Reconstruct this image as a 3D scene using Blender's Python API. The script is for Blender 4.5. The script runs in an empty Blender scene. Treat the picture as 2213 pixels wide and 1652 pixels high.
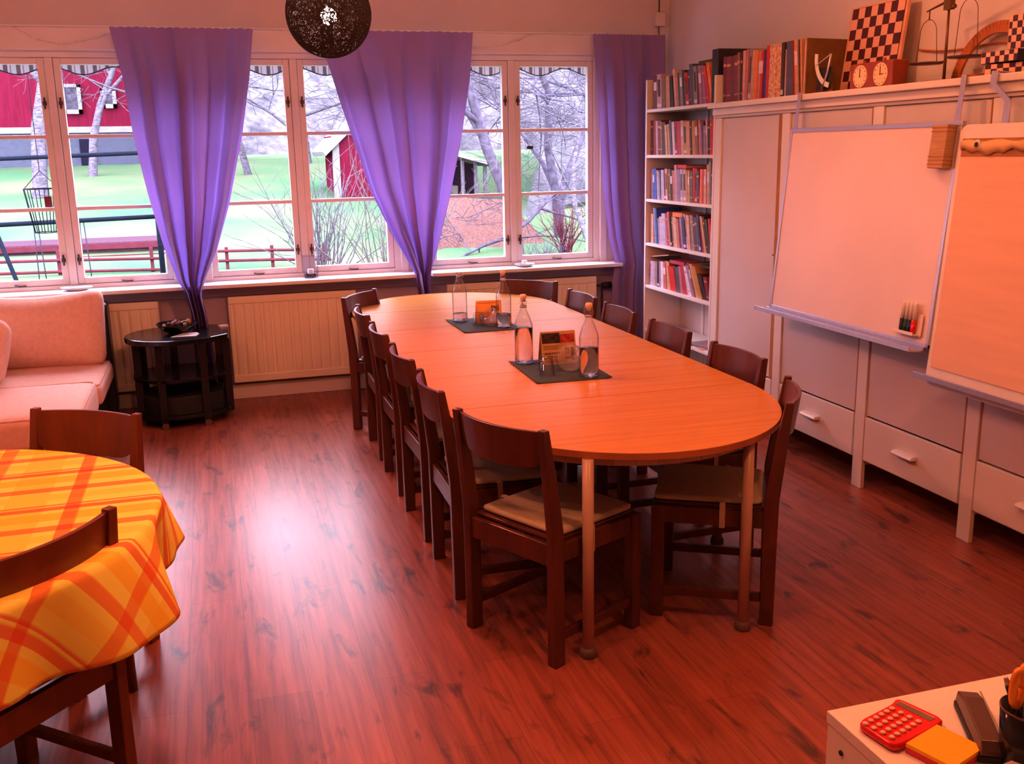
import bpy, bmesh, math, random
from mathutils import Vector, Matrix
R = math.radians
PI = math.pi
sc = bpy.context.scene
COL = sc.collection

# ------------------------------------------------------------------ materials
def srgb(c):
    return tuple(((v / 12.92) if v <= 0.04045 else ((v + 0.055) / 1.055) ** 2.4) for v in c)

def nodes(name):
    m = bpy.data.materials.new(name)
    m.use_nodes = True
    nt = m.node_tree
    b = nt.nodes['Principled BSDF']
    return m, nt, b

def N(nt, t, **k):
    n = nt.nodes.new(t)
    for a, v in k.items():
        setattr(n, a, v)
    return n

def mat(name, col, rough=0.5, metal=0.0, var=0.12, scale=9.0, bump=0.0, stretch=(1, 1, 1), spec=0.5, sheen=0.0):
    """plain surface with a little procedural unevenness; col is linear rgb"""
    m, nt, b = nodes(name)
    tc = N(nt, 'ShaderNodeTexCoord')
    mp = N(nt, 'ShaderNodeMapping')
    mp.inputs['Scale'].default_value = stretch
    ns = N(nt, 'ShaderNodeTexNoise')
    ns.inputs['Scale'].default_value = scale
    ns.inputs['Detail'].default_value = 4
    nt.links.new(tc.outputs['Object'], mp.inputs[0])
    nt.links.new(mp.outputs[0], ns.inputs['Vector'])
    cr = N(nt, 'ShaderNodeValToRGB')
    e = cr.color_ramp.elements
    e[0].position = 0.3; e[1].position = 0.7
    e[0].color = (*[max(0, v * (1 - var)) for v in col], 1)
    e[1].color = (*[min(1, v * (1 + var)) for v in col], 1)
    nt.links.new(ns.outputs['Fac'], cr.inputs[0])
    nt.links.new(cr.outputs[0], b.inputs['Base Color'])
    b.inputs['Roughness'].default_value = rough
    b.inputs['Metallic'].default_value = metal
    b.inputs['Specular IOR Level'].default_value = spec
    if sheen:
        b.inputs['Sheen Weight'].default_value = sheen
    if bump:
        bp = N(nt, 'ShaderNodeBump')
        bp.inputs['Strength'].default_value = bump
        bp.inputs['Distance'].default_value = 0.004
        nt.links.new(ns.outputs['Fac'], bp.inputs['Height'])
        nt.links.new(bp.outputs[0], b.inputs['Normal'])
    return m

def wood(name, c1, c2, rough=0.35, scale=(30, 3, 30), spec=0.5, coat=0.0):
    m, nt, b = nodes(name)
    tc = N(nt, 'ShaderNodeTexCoord')
    mp = N(nt, 'ShaderNodeMapping'); mp.inputs['Scale'].default_value = scale
    ns = N(nt, 'ShaderNodeTexNoise'); ns.inputs['Scale'].default_value = 1.6; ns.inputs['Detail'].default_value = 6
    ns.inputs['Distortion'].default_value = 0.6
    cr = N(nt, 'ShaderNodeValToRGB')
    cr.color_ramp.elements[0].position = 0.32; cr.color_ramp.elements[1].position = 0.72
    cr.color_ramp.elements[0].color = (*c1, 1); cr.color_ramp.elements[1].color = (*c2, 1)
    nt.links.new(tc.outputs['Object'], mp.inputs[0]); nt.links.new(mp.outputs[0], ns.inputs['Vector'])
    nt.links.new(ns.outputs['Fac'], cr.inputs[0]); nt.links.new(cr.outputs[0], b.inputs['Base Color'])
    b.inputs['Roughness'].default_value = rough
    b.inputs['Specular IOR Level'].default_value = spec
    b.inputs['Coat Weight'].default_value = coat
    b.inputs['Coat Roughness'].default_value = 0.12
    return m

def floor_mat():
    m, nt, b = nodes('laminate floor')
    tc = N(nt, 'ShaderNodeTexCoord')
    mp = N(nt, 'ShaderNodeMapping'); mp.inputs['Rotation'].default_value = (0, 0, R(90))
    bk = N(nt, 'ShaderNodeTexBrick')
    bk.offset = 0.37; bk.offset_frequency = 2
    bk.inputs['Scale'].default_value = 1.0
    bk.inputs['Brick Width'].default_value = 1.25; bk.inputs['Row Height'].default_value = 0.19
    bk.inputs['Mortar Size'].default_value = 0.0009; bk.inputs['Mortar Smooth'].default_value = 0.2
    bk.inputs['Color1'].default_value = (0.46, 0.46, 0.46, 1); bk.inputs['Color2'].default_value = (0.58, 0.58, 0.58, 1)
    bk.inputs['Mortar'].default_value = (0.25, 0.25, 0.25, 1)
    nt.links.new(tc.outputs['Object'], mp.inputs[0]); nt.links.new(mp.outputs[0], bk.inputs['Vector'])
    # grain: long streaks along Y
    m2 = N(nt, 'ShaderNodeMapping'); m2.inputs['Scale'].default_value = (26, 1.1, 1)
    n1 = N(nt, 'ShaderNodeTexNoise'); n1.inputs['Scale'].default_value = 1.6; n1.inputs['Detail'].default_value = 8
    n1.inputs['Roughness'].default_value = 0.6; n1.inputs['Distortion'].default_value = 0.35
    nt.links.new(tc.outputs['Object'], m2.inputs[0]); nt.links.new(m2.outputs[0], n1.inputs['Vector'])
    cr = N(nt, 'ShaderNodeValToRGB')
    e = cr.color_ramp.elements
    e[0].position = 0.28; e[0].color = (0.17, 0.052, 0.034, 1)
    e[1].position = 0.75; e[1].color = (0.44, 0.138, 0.082, 1)
    q = e.new(0.48); q.color = (0.32, 0.090, 0.054, 1)
    nt.links.new(n1.outputs['Fac'], cr.inputs[0])
    # dark knots
    m3 = N(nt, 'ShaderNodeMapping'); m3.inputs['Scale'].default_value = (9, 2.6, 1)
    n2 = N(nt, 'ShaderNodeTexNoise'); n2.inputs['Scale'].default_value = 1.3; n2.inputs['Detail'].default_value = 5
    n2.inputs['Distortion'].default_value = 0.7; n2.inputs['Roughness'].default_value = 0.6
    nt.links.new(tc.outputs['Object'], m3.inputs[0]); nt.links.new(m3.outputs[0], n2.inputs['Vector'])
    k = N(nt, 'ShaderNodeValToRGB')
    k.color_ramp.elements[0].position = 0.56; k.color_ramp.elements[0].color = (0, 0, 0, 1)
    k.color_ramp.elements[1].position = 0.68; k.color_ramp.elements[1].color = (1, 1, 1, 1)
    nt.links.new(n2.outputs['Fac'], k.inputs[0])
    mx = N(nt, 'ShaderNodeMix', data_type='RGBA'); mx.inputs[7].default_value = (0.075, 0.030, 0.028, 1)
    sm = N(nt, 'ShaderNodeMath', operation='MULTIPLY'); sm.inputs[1].default_value = 0.85
    nt.links.new(k.outputs[0], sm.inputs[0]); nt.links.new(sm.outputs[0], mx.inputs[0]); nt.links.new(cr.outputs[0], mx.inputs[6])
    mu = N(nt, 'ShaderNodeMix', data_type='RGBA', blend_type='MULTIPLY'); mu.inputs[0].default_value = 1.0
    sc2 = N(nt, 'ShaderNodeMix', data_type='RGBA', blend_type='MULTIPLY'); sc2.inputs[0].default_value = 1.0
    sc2.inputs[7].default_value = (1.9, 1.9, 1.9, 1)
    nt.links.new(bk.outputs['Color'], sc2.inputs[6])
    nt.links.new(mx.outputs[2], mu.inputs[6]); nt.links.new(sc2.outputs[2], mu.inputs[7])
    nt.links.new(mu.outputs[2], b.inputs['Base Color'])
    b.inputs['Roughness'].default_value = 0.345
    b.inputs['Specular IOR Level'].default_value = 0.42
    bp = N(nt, 'ShaderNodeBump'); bp.inputs['Strength'].default_value = 0.08; bp.inputs['Distance'].default_value = 0.002
    nt.links.new(n1.outputs['Fac'], bp.inputs['Height']); nt.links.new(bp.outputs[0], b.inputs['Normal'])
    return m

def schlick(nt, base, top):
    lw = N(nt, 'ShaderNodeLayerWeight'); lw.inputs['Blend'].default_value = 0.5
    pw = N(nt, 'ShaderNodeMath', operation='POWER'); pw.inputs[1].default_value = 4.5
    mr = N(nt, 'ShaderNodeMapRange'); mr.inputs['To Min'].default_value = base; mr.inputs['To Max'].default_value = top
    nt.links.new(lw.outputs['Facing'], pw.inputs[0]); nt.links.new(pw.outputs[0], mr.inputs['Value'])
    return mr.outputs[0]

def glass_pane():
    m = bpy.data.materials.new('window pane glass'); m.use_nodes = True
    nt = m.node_tree; nt.nodes.clear()
    o = N(nt, 'ShaderNodeOutputMaterial'); t = N(nt, 'ShaderNodeBsdfTransparent'); g = N(nt, 'ShaderNodeBsdfGlossy')
    g.inputs['Roughness'].default_value = 0.02
    mx = N(nt, 'ShaderNodeMixShader')
    nt.links.new(schlick(nt, .025, .7), mx.inputs[0]); nt.links.new(t.outputs[0], mx.inputs[1]); nt.links.new(g.outputs[0], mx.inputs[2])
    nt.links.new(mx.outputs[0], o.inputs[0])
    t.inputs[0].default_value = (0.96, 0.97, 1.0, 1)
    return m

def clear_glass(name, tint=(0.93, 0.93, 0.97), ior=1.45):
    m, nt, b = nodes(name)
    b.inputs['Base Color'].default_value = (*tint, 1)
    b.inputs['Transmission Weight'].default_value = 1.0
    b.inputs['Roughness'].default_value = 0.02
    b.inputs['IOR'].default_value = ior
    return m

def thin_glass():
    m = bpy.data.materials.new('bottle glass'); m.use_nodes = True
    nt = m.node_tree; nt.nodes.clear()
    o = N(nt, 'ShaderNodeOutputMaterial'); t = N(nt, 'ShaderNodeBsdfTransparent'); g = N(nt, 'ShaderNodeBsdfGlossy')
    g.inputs['Roughness'].default_value = 0.04
    lw = N(nt, 'ShaderNodeLayerWeight'); lw.inputs['Blend'].default_value = 0.35
    cr = N(nt, 'ShaderNodeValToRGB')
    cr.color_ramp.elements[0].position = 0.35; cr.color_ramp.elements[0].color = (0.985, 0.98, 0.99, 1)
    cr.color_ramp.elements[1].position = 1.0; cr.color_ramp.elements[1].color = (0.50, 0.46, 0.56, 1)
    mx = N(nt, 'ShaderNodeMixShader')
    nt.links.new(lw.outputs['Facing'], cr.inputs[0]); nt.links.new(cr.outputs[0], t.inputs[0])
    nt.links.new(schlick(nt, .05, .55), mx.inputs[0]); nt.links.new(t.outputs[0], mx.inputs[1]); nt.links.new(g.outputs[0], mx.inputs[2])
    nt.links.new(mx.outputs[0], o.inputs[0])
    return m

def frosted():
    m = thin_glass(); m.name = 'frosted glass'; nt = m.node_tree
    o = [n for n in nt.nodes if n.type == 'OUTPUT_MATERIAL'][0]; src = o.inputs[0].links[0].from_socket
    tr = N(nt, 'ShaderNodeBsdfTranslucent'); tr.inputs[0].default_value = (.8, .76, .74, 1)
    mx = N(nt, 'ShaderNodeMixShader'); mx.inputs[0].default_value = .16
    nt.links.new(src, mx.inputs[1]); nt.links.new(tr.outputs[0], mx.inputs[2]); nt.links.new(mx.outputs[0], o.inputs[0])
    return m

def cloth_translucent(name, col, tcol, fac):
    m = bpy.data.materials.new(name); m.use_nodes = True
    nt = m.node_tree; b = nt.nodes['Principled BSDF']; o = nt.nodes['Material Output']
    tc = N(nt, 'ShaderNodeTexCoord')
    wv = N(nt, 'ShaderNodeTexNoise'); wv.inputs['Scale'].default_value = 160; wv.inputs['Detail'].default_value = 2
    nt.links.new(tc.outputs['Object'], wv.inputs['Vector'])
    cr = N(nt, 'ShaderNodeValToRGB')
    cr.color_ramp.elements[0].color = (*[v * 0.85 for v in col], 1); cr.color_ramp.elements[1].color = (*[v * 1.12 for v in col], 1)
    nt.links.new(wv.outputs['Fac'], cr.inputs[0]); nt.links.new(cr.outputs[0], b.inputs['Base Color'])
    b.inputs['Roughness'].default_value = 0.9; b.inputs['Specular IOR Level'].default_value = 0.1
    t = N(nt, 'ShaderNodeBsdfTranslucent'); t.inputs[0].default_value = (*tcol, 1)
    mx = N(nt, 'ShaderNodeMixShader'); mx.inputs[0].default_value = fac
    nt.links.new(b.outputs[0], mx.inputs[1]); nt.links.new(t.outputs[0], mx.inputs[2]); nt.links.new(mx.outputs[0], o.inputs[0])
    return m

def stripes(nt, coord_socket, period, phase, width, soft=0.004):
    """1 inside a stripe of the given width repeating with period, 0 outside"""
    a = N(nt, 'ShaderNodeMath', operation='ADD'); a.inputs[1].default_value = -phase + 1000 * period
    nt.links.new(coord_socket, a.inputs[0])
    md = N(nt, 'ShaderNodeMath', operation='MODULO'); md.inputs[1].default_value = period
    nt.links.new(a.outputs[0], md.inputs[0])
    c = N(nt, 'ShaderNodeMapRange'); c.inputs['From Min'].default_value = width - soft; c.inputs['From Max'].default_value = width + soft
    c.inputs['To Min'].default_value = 1; c.inputs['To Max'].default_value = 0
    nt.links.new(md.outputs[0], c.inputs['Value'])
    return c.outputs[0]

def plaid():
    m, nt, b = nodes('orange plaid cloth')
    at = N(nt, 'ShaderNodeAttribute'); at.attribute_name = 'flat'
    sp = N(nt, 'ShaderNodeSeparateXYZ'); nt.links.new(at.outputs['Vector'], sp.inputs[0])
    X, Y = sp.outputs[0], sp.outputs[1]
    cur = (0.96, 0.92, 0.20, 1)
    last = None
    def over(mask, col, k):
        nonlocal last
        mx = N(nt, 'ShaderNodeMix', data_type='RGBA')
        s = N(nt, 'ShaderNodeMath', operation='MULTIPLY'); s.inputs[1].default_value = k
        nt.links.new(mask, s.inputs[0]); nt.links.new(s.outputs[0], mx.inputs[0])
        if last is None: mx.inputs[6].default_value = cur
        else: nt.links.new(last, mx.inputs[6])
        mx.inputs[7].default_value = (*col, 1)
        last = mx.outputs[2]
    over(stripes(nt, Y, 0.345, 2.80 - 2.87, 0.06), (0.96, 0.62, 0.05), 0.7)
    over(stripes(nt, X, 0.53, -0.62 + 0.975, 0.11), (0.95, 0.62, 0.05), 0.45)
    over(stripes(nt, Y, 0.345, 2.98 - 2.87, 0.05), (0.96, 0.78, 0.12), 0.7)
    over(stripes(nt, Y, 0.345, 2.885 - 2.87, 0.030), (0.80, 0.07, 0.06), 0.72)
    over(stripes(nt, Y, 0.345, 2.925 - 2.87, 0.010), (0.80, 0.05, 0.045), 0.7)
    over(stripes(nt, Y, 0.345, 3.060 - 2.87, 0.040), (0.85, 0.10, 0.05), 0.65)
    over(stripes(nt, X, 0.53, -0.455 + 0.975, 0.040), (0.82, 0.08, 0.04), 0.66)
    over(stripes(nt, X, 0.53, -0.72 + 0.975, 0.045), (0.85, 0.12, 0.04), 0.6)
    nt.links.new(last, b.inputs['Base Color'])
    b.inputs['Roughness'].default_value = 0.85; b.inputs['Specular IOR Level'].default_value = 0.15
    return m

def checker(name, sq, c1, c2, axes=(0, 1)):
    m, nt, b = nodes(name)
    tc = N(nt, 'ShaderNodeTexCoord'); sp = N(nt, 'ShaderNodeSeparateXYZ'); nt.links.new(tc.outputs['Object'], sp.inputs[0])
    cb = N(nt, 'ShaderNodeCombineXYZ')
    nt.links.new(sp.outputs[axes[0]], cb.inputs[0]); nt.links.new(sp.outputs[axes[1]], cb.inputs[1]); cb.inputs[2].default_value = 0.5 * sq
    ck = N(nt, 'ShaderNodeTexChecker'); ck.inputs['Scale'].default_value = 1.0 / sq
    ck.inputs['Color1'].default_value = (*c1, 1); ck.inputs['Color2'].default_value = (*c2, 1)
    nt.links.new(cb.outputs[0], ck.inputs['Vector']); nt.links.new(ck.outputs[0], b.inputs['Base Color'])
    b.inputs['Roughness'].default_value = 0.45
    return m

def emis(name, col, s):
    m, nt, b = nodes(name)
    b.inputs['Emission Color'].default_value = (*col, 1); b.inputs['Emission Strength'].default_value = s
    b.inputs['Base Color'].default_value = (*col, 1)
    return m

M = {}
M['floor'] = floor_mat()
M['wall'] = mat('wall paint', (0.74, 0.66, 0.66), 0.9, var=0.03, scale=3, bump=0.05, spec=0.2)
M['wall_low'] = mat('grey lower wall paint', (0.50, 0.42, 0.52), 0.85, var=0.05, scale=3, spec=0.2)  # lower window wall, set greyer than the wall above
M['ceil'] = mat('ceiling paint', (0.8, 0.78, 0.76), 0.9, var=0.02, scale=3, spec=0.2)
M['trim'] = mat('white gloss trim', (0.80, 0.77, 0.79), 0.4, var=0.03, scale=5)
M['cab'] = mat('white painted cabinet', (0.80, 0.75, 0.73), 0.42, var=0.025, scale=4)
M['cabpanel'] = mat('matt white door panel', (0.68, 0.61, 0.62), 0.55, var=0.025, scale=4)
M['gap'] = mat('bare wood edge', (0.42, 0.20, 0.07), 0.7)
M['shade'] = mat('dark recess', (0.05, 0.035, 0.035), 0.9)
M['rad'] = mat('cream radiator enamel', (0.86, 0.78, 0.62), 0.45, var=0.03, scale=5)
M['pane'] = glass_pane()
M['hard'] = mat('dark window hardware', (0.10, 0.07, 0.08), 0.45, metal=0.5)
M['chrome'] = mat('chrome', (0.75, 0.72, 0.75), 0.2, metal=1.0, var=0.05)
M['alu'] = mat('brushed aluminium', (0.62, 0.58, 0.68), 0.35, metal=0.7, var=0.06, stretch=(1, 12, 1))
M['curtain'] = cloth_translucent('purple curtain fabric', (0.42, 0.29, 0.50), (0.30, 0.21, 0.66), 0.33)
M['dwood'] = wood('dark stained chair wood', (0.080, 0.020, 0.013), (0.14, 0.036, 0.020), 0.33, scale=(14, 14, 3))
M['owood'] = wood('reddish brown chair wood', (0.15, 0.036, 0.012), (0.22, 0.055, 0.017), 0.35, scale=(10, 10, 3))
M['cream'] = mat('cream seat fabric', (0.50, 0.42, 0.30), 0.95, var=0.08, scale=30, bump=0.2, spec=0.1)
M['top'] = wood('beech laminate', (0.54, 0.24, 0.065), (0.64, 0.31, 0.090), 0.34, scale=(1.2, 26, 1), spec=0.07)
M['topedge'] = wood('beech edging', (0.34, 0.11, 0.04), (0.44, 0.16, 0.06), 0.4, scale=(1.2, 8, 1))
M['seam'] = mat('seam shadow', (0.30, 0.06, 0.02), 0.6)
M['legmetal'] = mat('beige lacquered metal', (0.50, 0.34, 0.27), 0.35, var=0.05)
M['foot'] = mat('grey plastic foot', (0.14, 0.08, 0.07), 0.6)
M['black'] = mat('black lacquer', (0.012, 0.011, 0.015), 0.16, var=0.2)
M['blackm'] = mat('matt black', (0.02, 0.018, 0.02), 0.55)
M['leather'] = mat('black leather', (0.018, 0.014, 0.018), 0.35, bump=0.2, scale=60)
M['sofa'] = mat('pinkish beige upholstery', (0.74, 0.50, 0.42), 0.95, var=0.06, scale=40, bump=0.15, spec=0.1)
M['piping'] = mat('beige piping', (0.66, 0.42, 0.34), 0.9)
M['plaid'] = plaid()
M['white'] = mat('white plastic', (0.82, 0.78, 0.76), 0.4, var=0.03)
M['paper'] = mat('paper', (0.80, 0.66, 0.55), 0.9, var=0.04)
M['glass'] = thin_glass()
M['water'] = clear_glass('still water', (0.985, 0.98, 1.0), 1.16)
M['frost'] = frosted()
M['cork'] = mat('pale ceramic stopper', (0.72, 0.56, 0.44), 0.4)
M['steel'] = mat('steel wire', (0.5, 0.48, 0.55), 0.3, metal=0.9)
M['mat'] = mat('dark green grey place mat', (0.055, 0.075, 0.085), 0.85, var=0.15, scale=120, bump=0.2)
M['card1'] = mat('orange card', (0.80, 0.38, 0.09), 0.6)
M['card2'] = mat('tan printed card', (0.58, 0.36, 0.17), 0.55)
M['ink'] = mat('brown ink', (0.16, 0.06, 0.03), 0.7)
M['photo'] = mat('dark printed picture', (0.05, 0.018, 0.018), 0.4, var=0.9, scale=60)
M['photor'] = mat('red printed picture', (0.35, 0.04, 0.03), 0.4, var=0.6, scale=60)
M['string'] = mat('dark brown string', (0.030, 0.012, 0.012), 0.75, var=0.4, scale=80)
M['bulb'] = emis('lit bulb', (1.0, 0.90, 0.74), 260)
M['board'] = mat('whiteboard enamel', (0.82, 0.70, 0.68), 0.32, var=0.04, scale=2.0)
M['pad'] = mat('flip chart paper', (0.82, 0.56, 0.42), 0.85, var=0.04, scale=6, stretch=(1, 0.4, 5))
M['strap'] = mat('buff strap', (0.74, 0.52, 0.28), 0.8)
M['eraser'] = mat('tan eraser block', (0.50, 0.32, 0.18), 0.7, stretch=(1, 1, 9), scale=12, var=0.12)
M['cwood'] = mat('chess clock wood', (0.32, 0.07, 0.025), 0.3, var=0.2, stretch=(1, 8, 1))
M['dial'] = mat('cream dial', (0.85, 0.60, 0.36), 0.5)
M['pwood'] = mat('protractor plywood', (0.50, 0.16, 0.04), 0.45, var=0.15)
M['brass'] = mat('dull brass', (0.22, 0.11, 0.03), 0.4, metal=0.6)
M['pan'] = mat('tarnished pan', (0.14, 0.07, 0.07), 0.35, metal=0.5)
M['chk'] = checker('chess squares', 0.052, (0.80, 0.46, 0.32), (0.10, 0.018, 0.018), (1, 2))
M['chks'] = checker('small chess squares', 0.026, (0.84, 0.52, 0.38), (0.08, 0.015, 0.03), (1, 2))
M['bframe'] = mat('board frame wood', (0.78, 0.42, 0.26), 0.4)
M['red'] = mat('glossy red plastic', (0.70, 0.012, 0.012), 0.22, var=0.05)
M['key'] = mat('pinkish key', (0.80, 0.50, 0.42), 0.4)
M['lcd'] = mat('grey display', (0.22, 0.16, 0.12), 0.2)
M['yel'] = mat('yellow paper', (0.95, 0.52, 0.02), 0.8, var=0.03)
M['pinkp'] = mat('pink paper', (0.70, 0.06, 0.08), 0.8)
M['orange'] = mat('orange plastic', (0.90, 0.34, 0.02), 0.3)
M['dkgrey'] = mat('brown grey metal', (0.14, 0.075, 0.06), 0.3, metal=0.3)
M['smoke'] = mat('smoked acrylic', (0.02, 0.015, 0.015), 0.12)
M['candle'] = mat('white wax', (0.9, 0.86, 0.9), 0.5)
M['peb'] = mat('dark pebbles', (0.05, 0.045, 0.06), 0.4, var=0.6, scale=60)
M['dish'] = mat('pale glazed dish', (0.66, 0.74, 0.80), 0.25)
M['tinsel'] = mat('silver garland', (0.92, 0.86, 0.90), 0.35, metal=0.2)
M['red_w'] = mat('red painted boards', (0.0850, 0.0085, 0.0220), 0.9, var=0.15, scale=3, stretch=(6, 1, 0.6), spec=0)
M['found'] = mat('grey rendered base', (0.0520, 0.0580, 0.0780), 0.9, spec=0)
M['owhite'] = mat('white outdoor paint', (0.1400, 0.1400, 0.1400), 0.8, spec=0)
M['odark'] = mat('dark opening', (0.0100, 0.0100, 0.0200), 0.9, spec=0)
M['opane'] = mat('grey outdoor pane', (0.0500, 0.0460, 0.0620), 0.5, var=0.4, scale=8, spec=0)
M['bark'] = mat('pale bark', (0.0750, 0.0700, 0.0850), 0.9, var=0.5, scale=10, stretch=(1, 1, 3), spec=0)
M['bark2'] = mat('grey bark', (0.0550, 0.0500, 0.0680), 0.9, var=0.4, scale=10, spec=0)
M['twig'] = mat('straw twigs', (0.0850, 0.0780, 0.0740), 0.9, var=0.3, spec=0)
M['leafp'] = mat('fallen leaves', (0.0800, 0.0460, 0.0400), 0.95, var=0.6, scale=40, spec=0)
M['soil'] = mat('bare soil', (0.0500, 0.0300, 0.0400), 0.95, var=0.4, scale=30, spec=0)
M['rail'] = mat('red fence rail', (0.0700, 0.0200, 0.0280), 0.8, spec=0)
M['pipe'] = mat('blue grey steel', (0.0090, 0.0120, 0.0200), 0.45, metal=0.2, spec=0)
M['rope'] = mat('dark rope', (0.0300, 0.0300, 0.0460), 0.8, spec=0)

def grass_mat():
    m, nt, b = nodes('lawn grass')
    tc = N(nt, 'ShaderNodeTexCoord')
    n = N(nt, 'ShaderNodeTexNoise'); n.inputs['Scale'].default_value = 0.35; n.inputs['Detail'].default_value = 8
    nt.links.new(tc.outputs['Object'], n.inputs['Vector'])
    cr = N(nt, 'ShaderNodeValToRGB')
    e = cr.color_ramp.elements
    e[0].position = 0.32; e[0].color = (0.038, 0.090, 0.050, 1)
    e[1].position = 0.68; e[1].color = (0.082, 0.092, 0.060, 1)
    q = e.new(0.5); q.color = (0.056, 0.090, 0.050, 1)
    nt.links.new(n.outputs['Fac'], cr.inputs[0]); nt.links.new(cr.outputs[0], b.inputs['Base Color'])
    b.inputs['Roughness'].default_value = 0.95; b.inputs['Specular IOR Level'].default_value = 0
    return m
M['grass'] = grass_mat()

def hill_mat():
    m, nt, b = nodes('wooded hillside')
    tc = N(nt, 'ShaderNodeTexCoord')
    mp = N(nt, 'ShaderNodeMapping'); mp.inputs['Scale'].default_value = (1, 1, 0.35)
    n = N(nt, 'ShaderNodeTexNoise'); n.inputs['Scale'].default_value = 0.8; n.inputs['Detail'].default_value = 12; n.inputs['Roughness'].default_value = 0.75
    nt.links.new(tc.outputs['Object'], mp.inputs[0]); nt.links.new(mp.outputs[0], n.inputs['Vector'])
    cr = N(nt, 'ShaderNodeValToRGB')
    e = cr.color_ramp.elements
    e[0].position = 0.38; e[0].color = (0.034, 0.034, 0.040, 1)
    e[1].position = 0.62; e[1].color = (0.092, 0.092, 0.096, 1)
    nt.links.new(n.outputs['Fac'], cr.inputs[0]); nt.links.new(cr.outputs[0], b.inputs['Base Color'])
    b.inputs['Roughness'].default_value = 1.0; b.inputs['Specular IOR Level'].default_value = 0
    return m
M['hill'] = hill_mat()

def valance_mat():
    m, nt, b = nodes('striped awning cloth')
    tc = N(nt, 'ShaderNodeTexCoord'); sp = N(nt, 'ShaderNodeSeparateXYZ'); nt.links.new(tc.outputs['Object'], sp.inputs[0])
    f = stripes(nt, sp.outputs[0], 0.078, 0.0, 0.026, 0.001)
    g = stripes(nt, sp.outputs[0], 0.078, 0.040, 0.007, 0.001)
    m1 = N(nt, 'ShaderNodeMix', data_type='RGBA'); m1.inputs[6].default_value = (0.15, 0.135, 0.145, 1); m1.inputs[7].default_value = (0.05, 0.032, 0.036, 1)
    nt.links.new(f, m1.inputs[0])
    m2 = N(nt, 'ShaderNodeMix', data_type='RGBA'); m2.inputs[7].default_value = (0.10, 0.05, 0.06, 1)
    nt.links.new(g, m2.inputs[0]); nt.links.new(m1.outputs[2], m2.inputs[6])
    nt.links.new(m2.outputs[2], b.inputs['Base Color']); b.inputs['Roughness'].default_value = 0.9
    tr = N(nt, 'ShaderNodeBsdfTranslucent'); nt.links.new(m2.outputs[2], tr.inputs[0])
    mx = N(nt, 'ShaderNodeMixShader'); mx.inputs[0].default_value = 0.6
    nt.links.new(b.outputs[0], mx.inputs[1]); nt.links.new(tr.outputs[0], mx.inputs[2]); nt.links.new(mx.outputs[0], nt.nodes['Material Output'].inputs[0])
    return m
M['valance'] = valance_mat()

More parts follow.
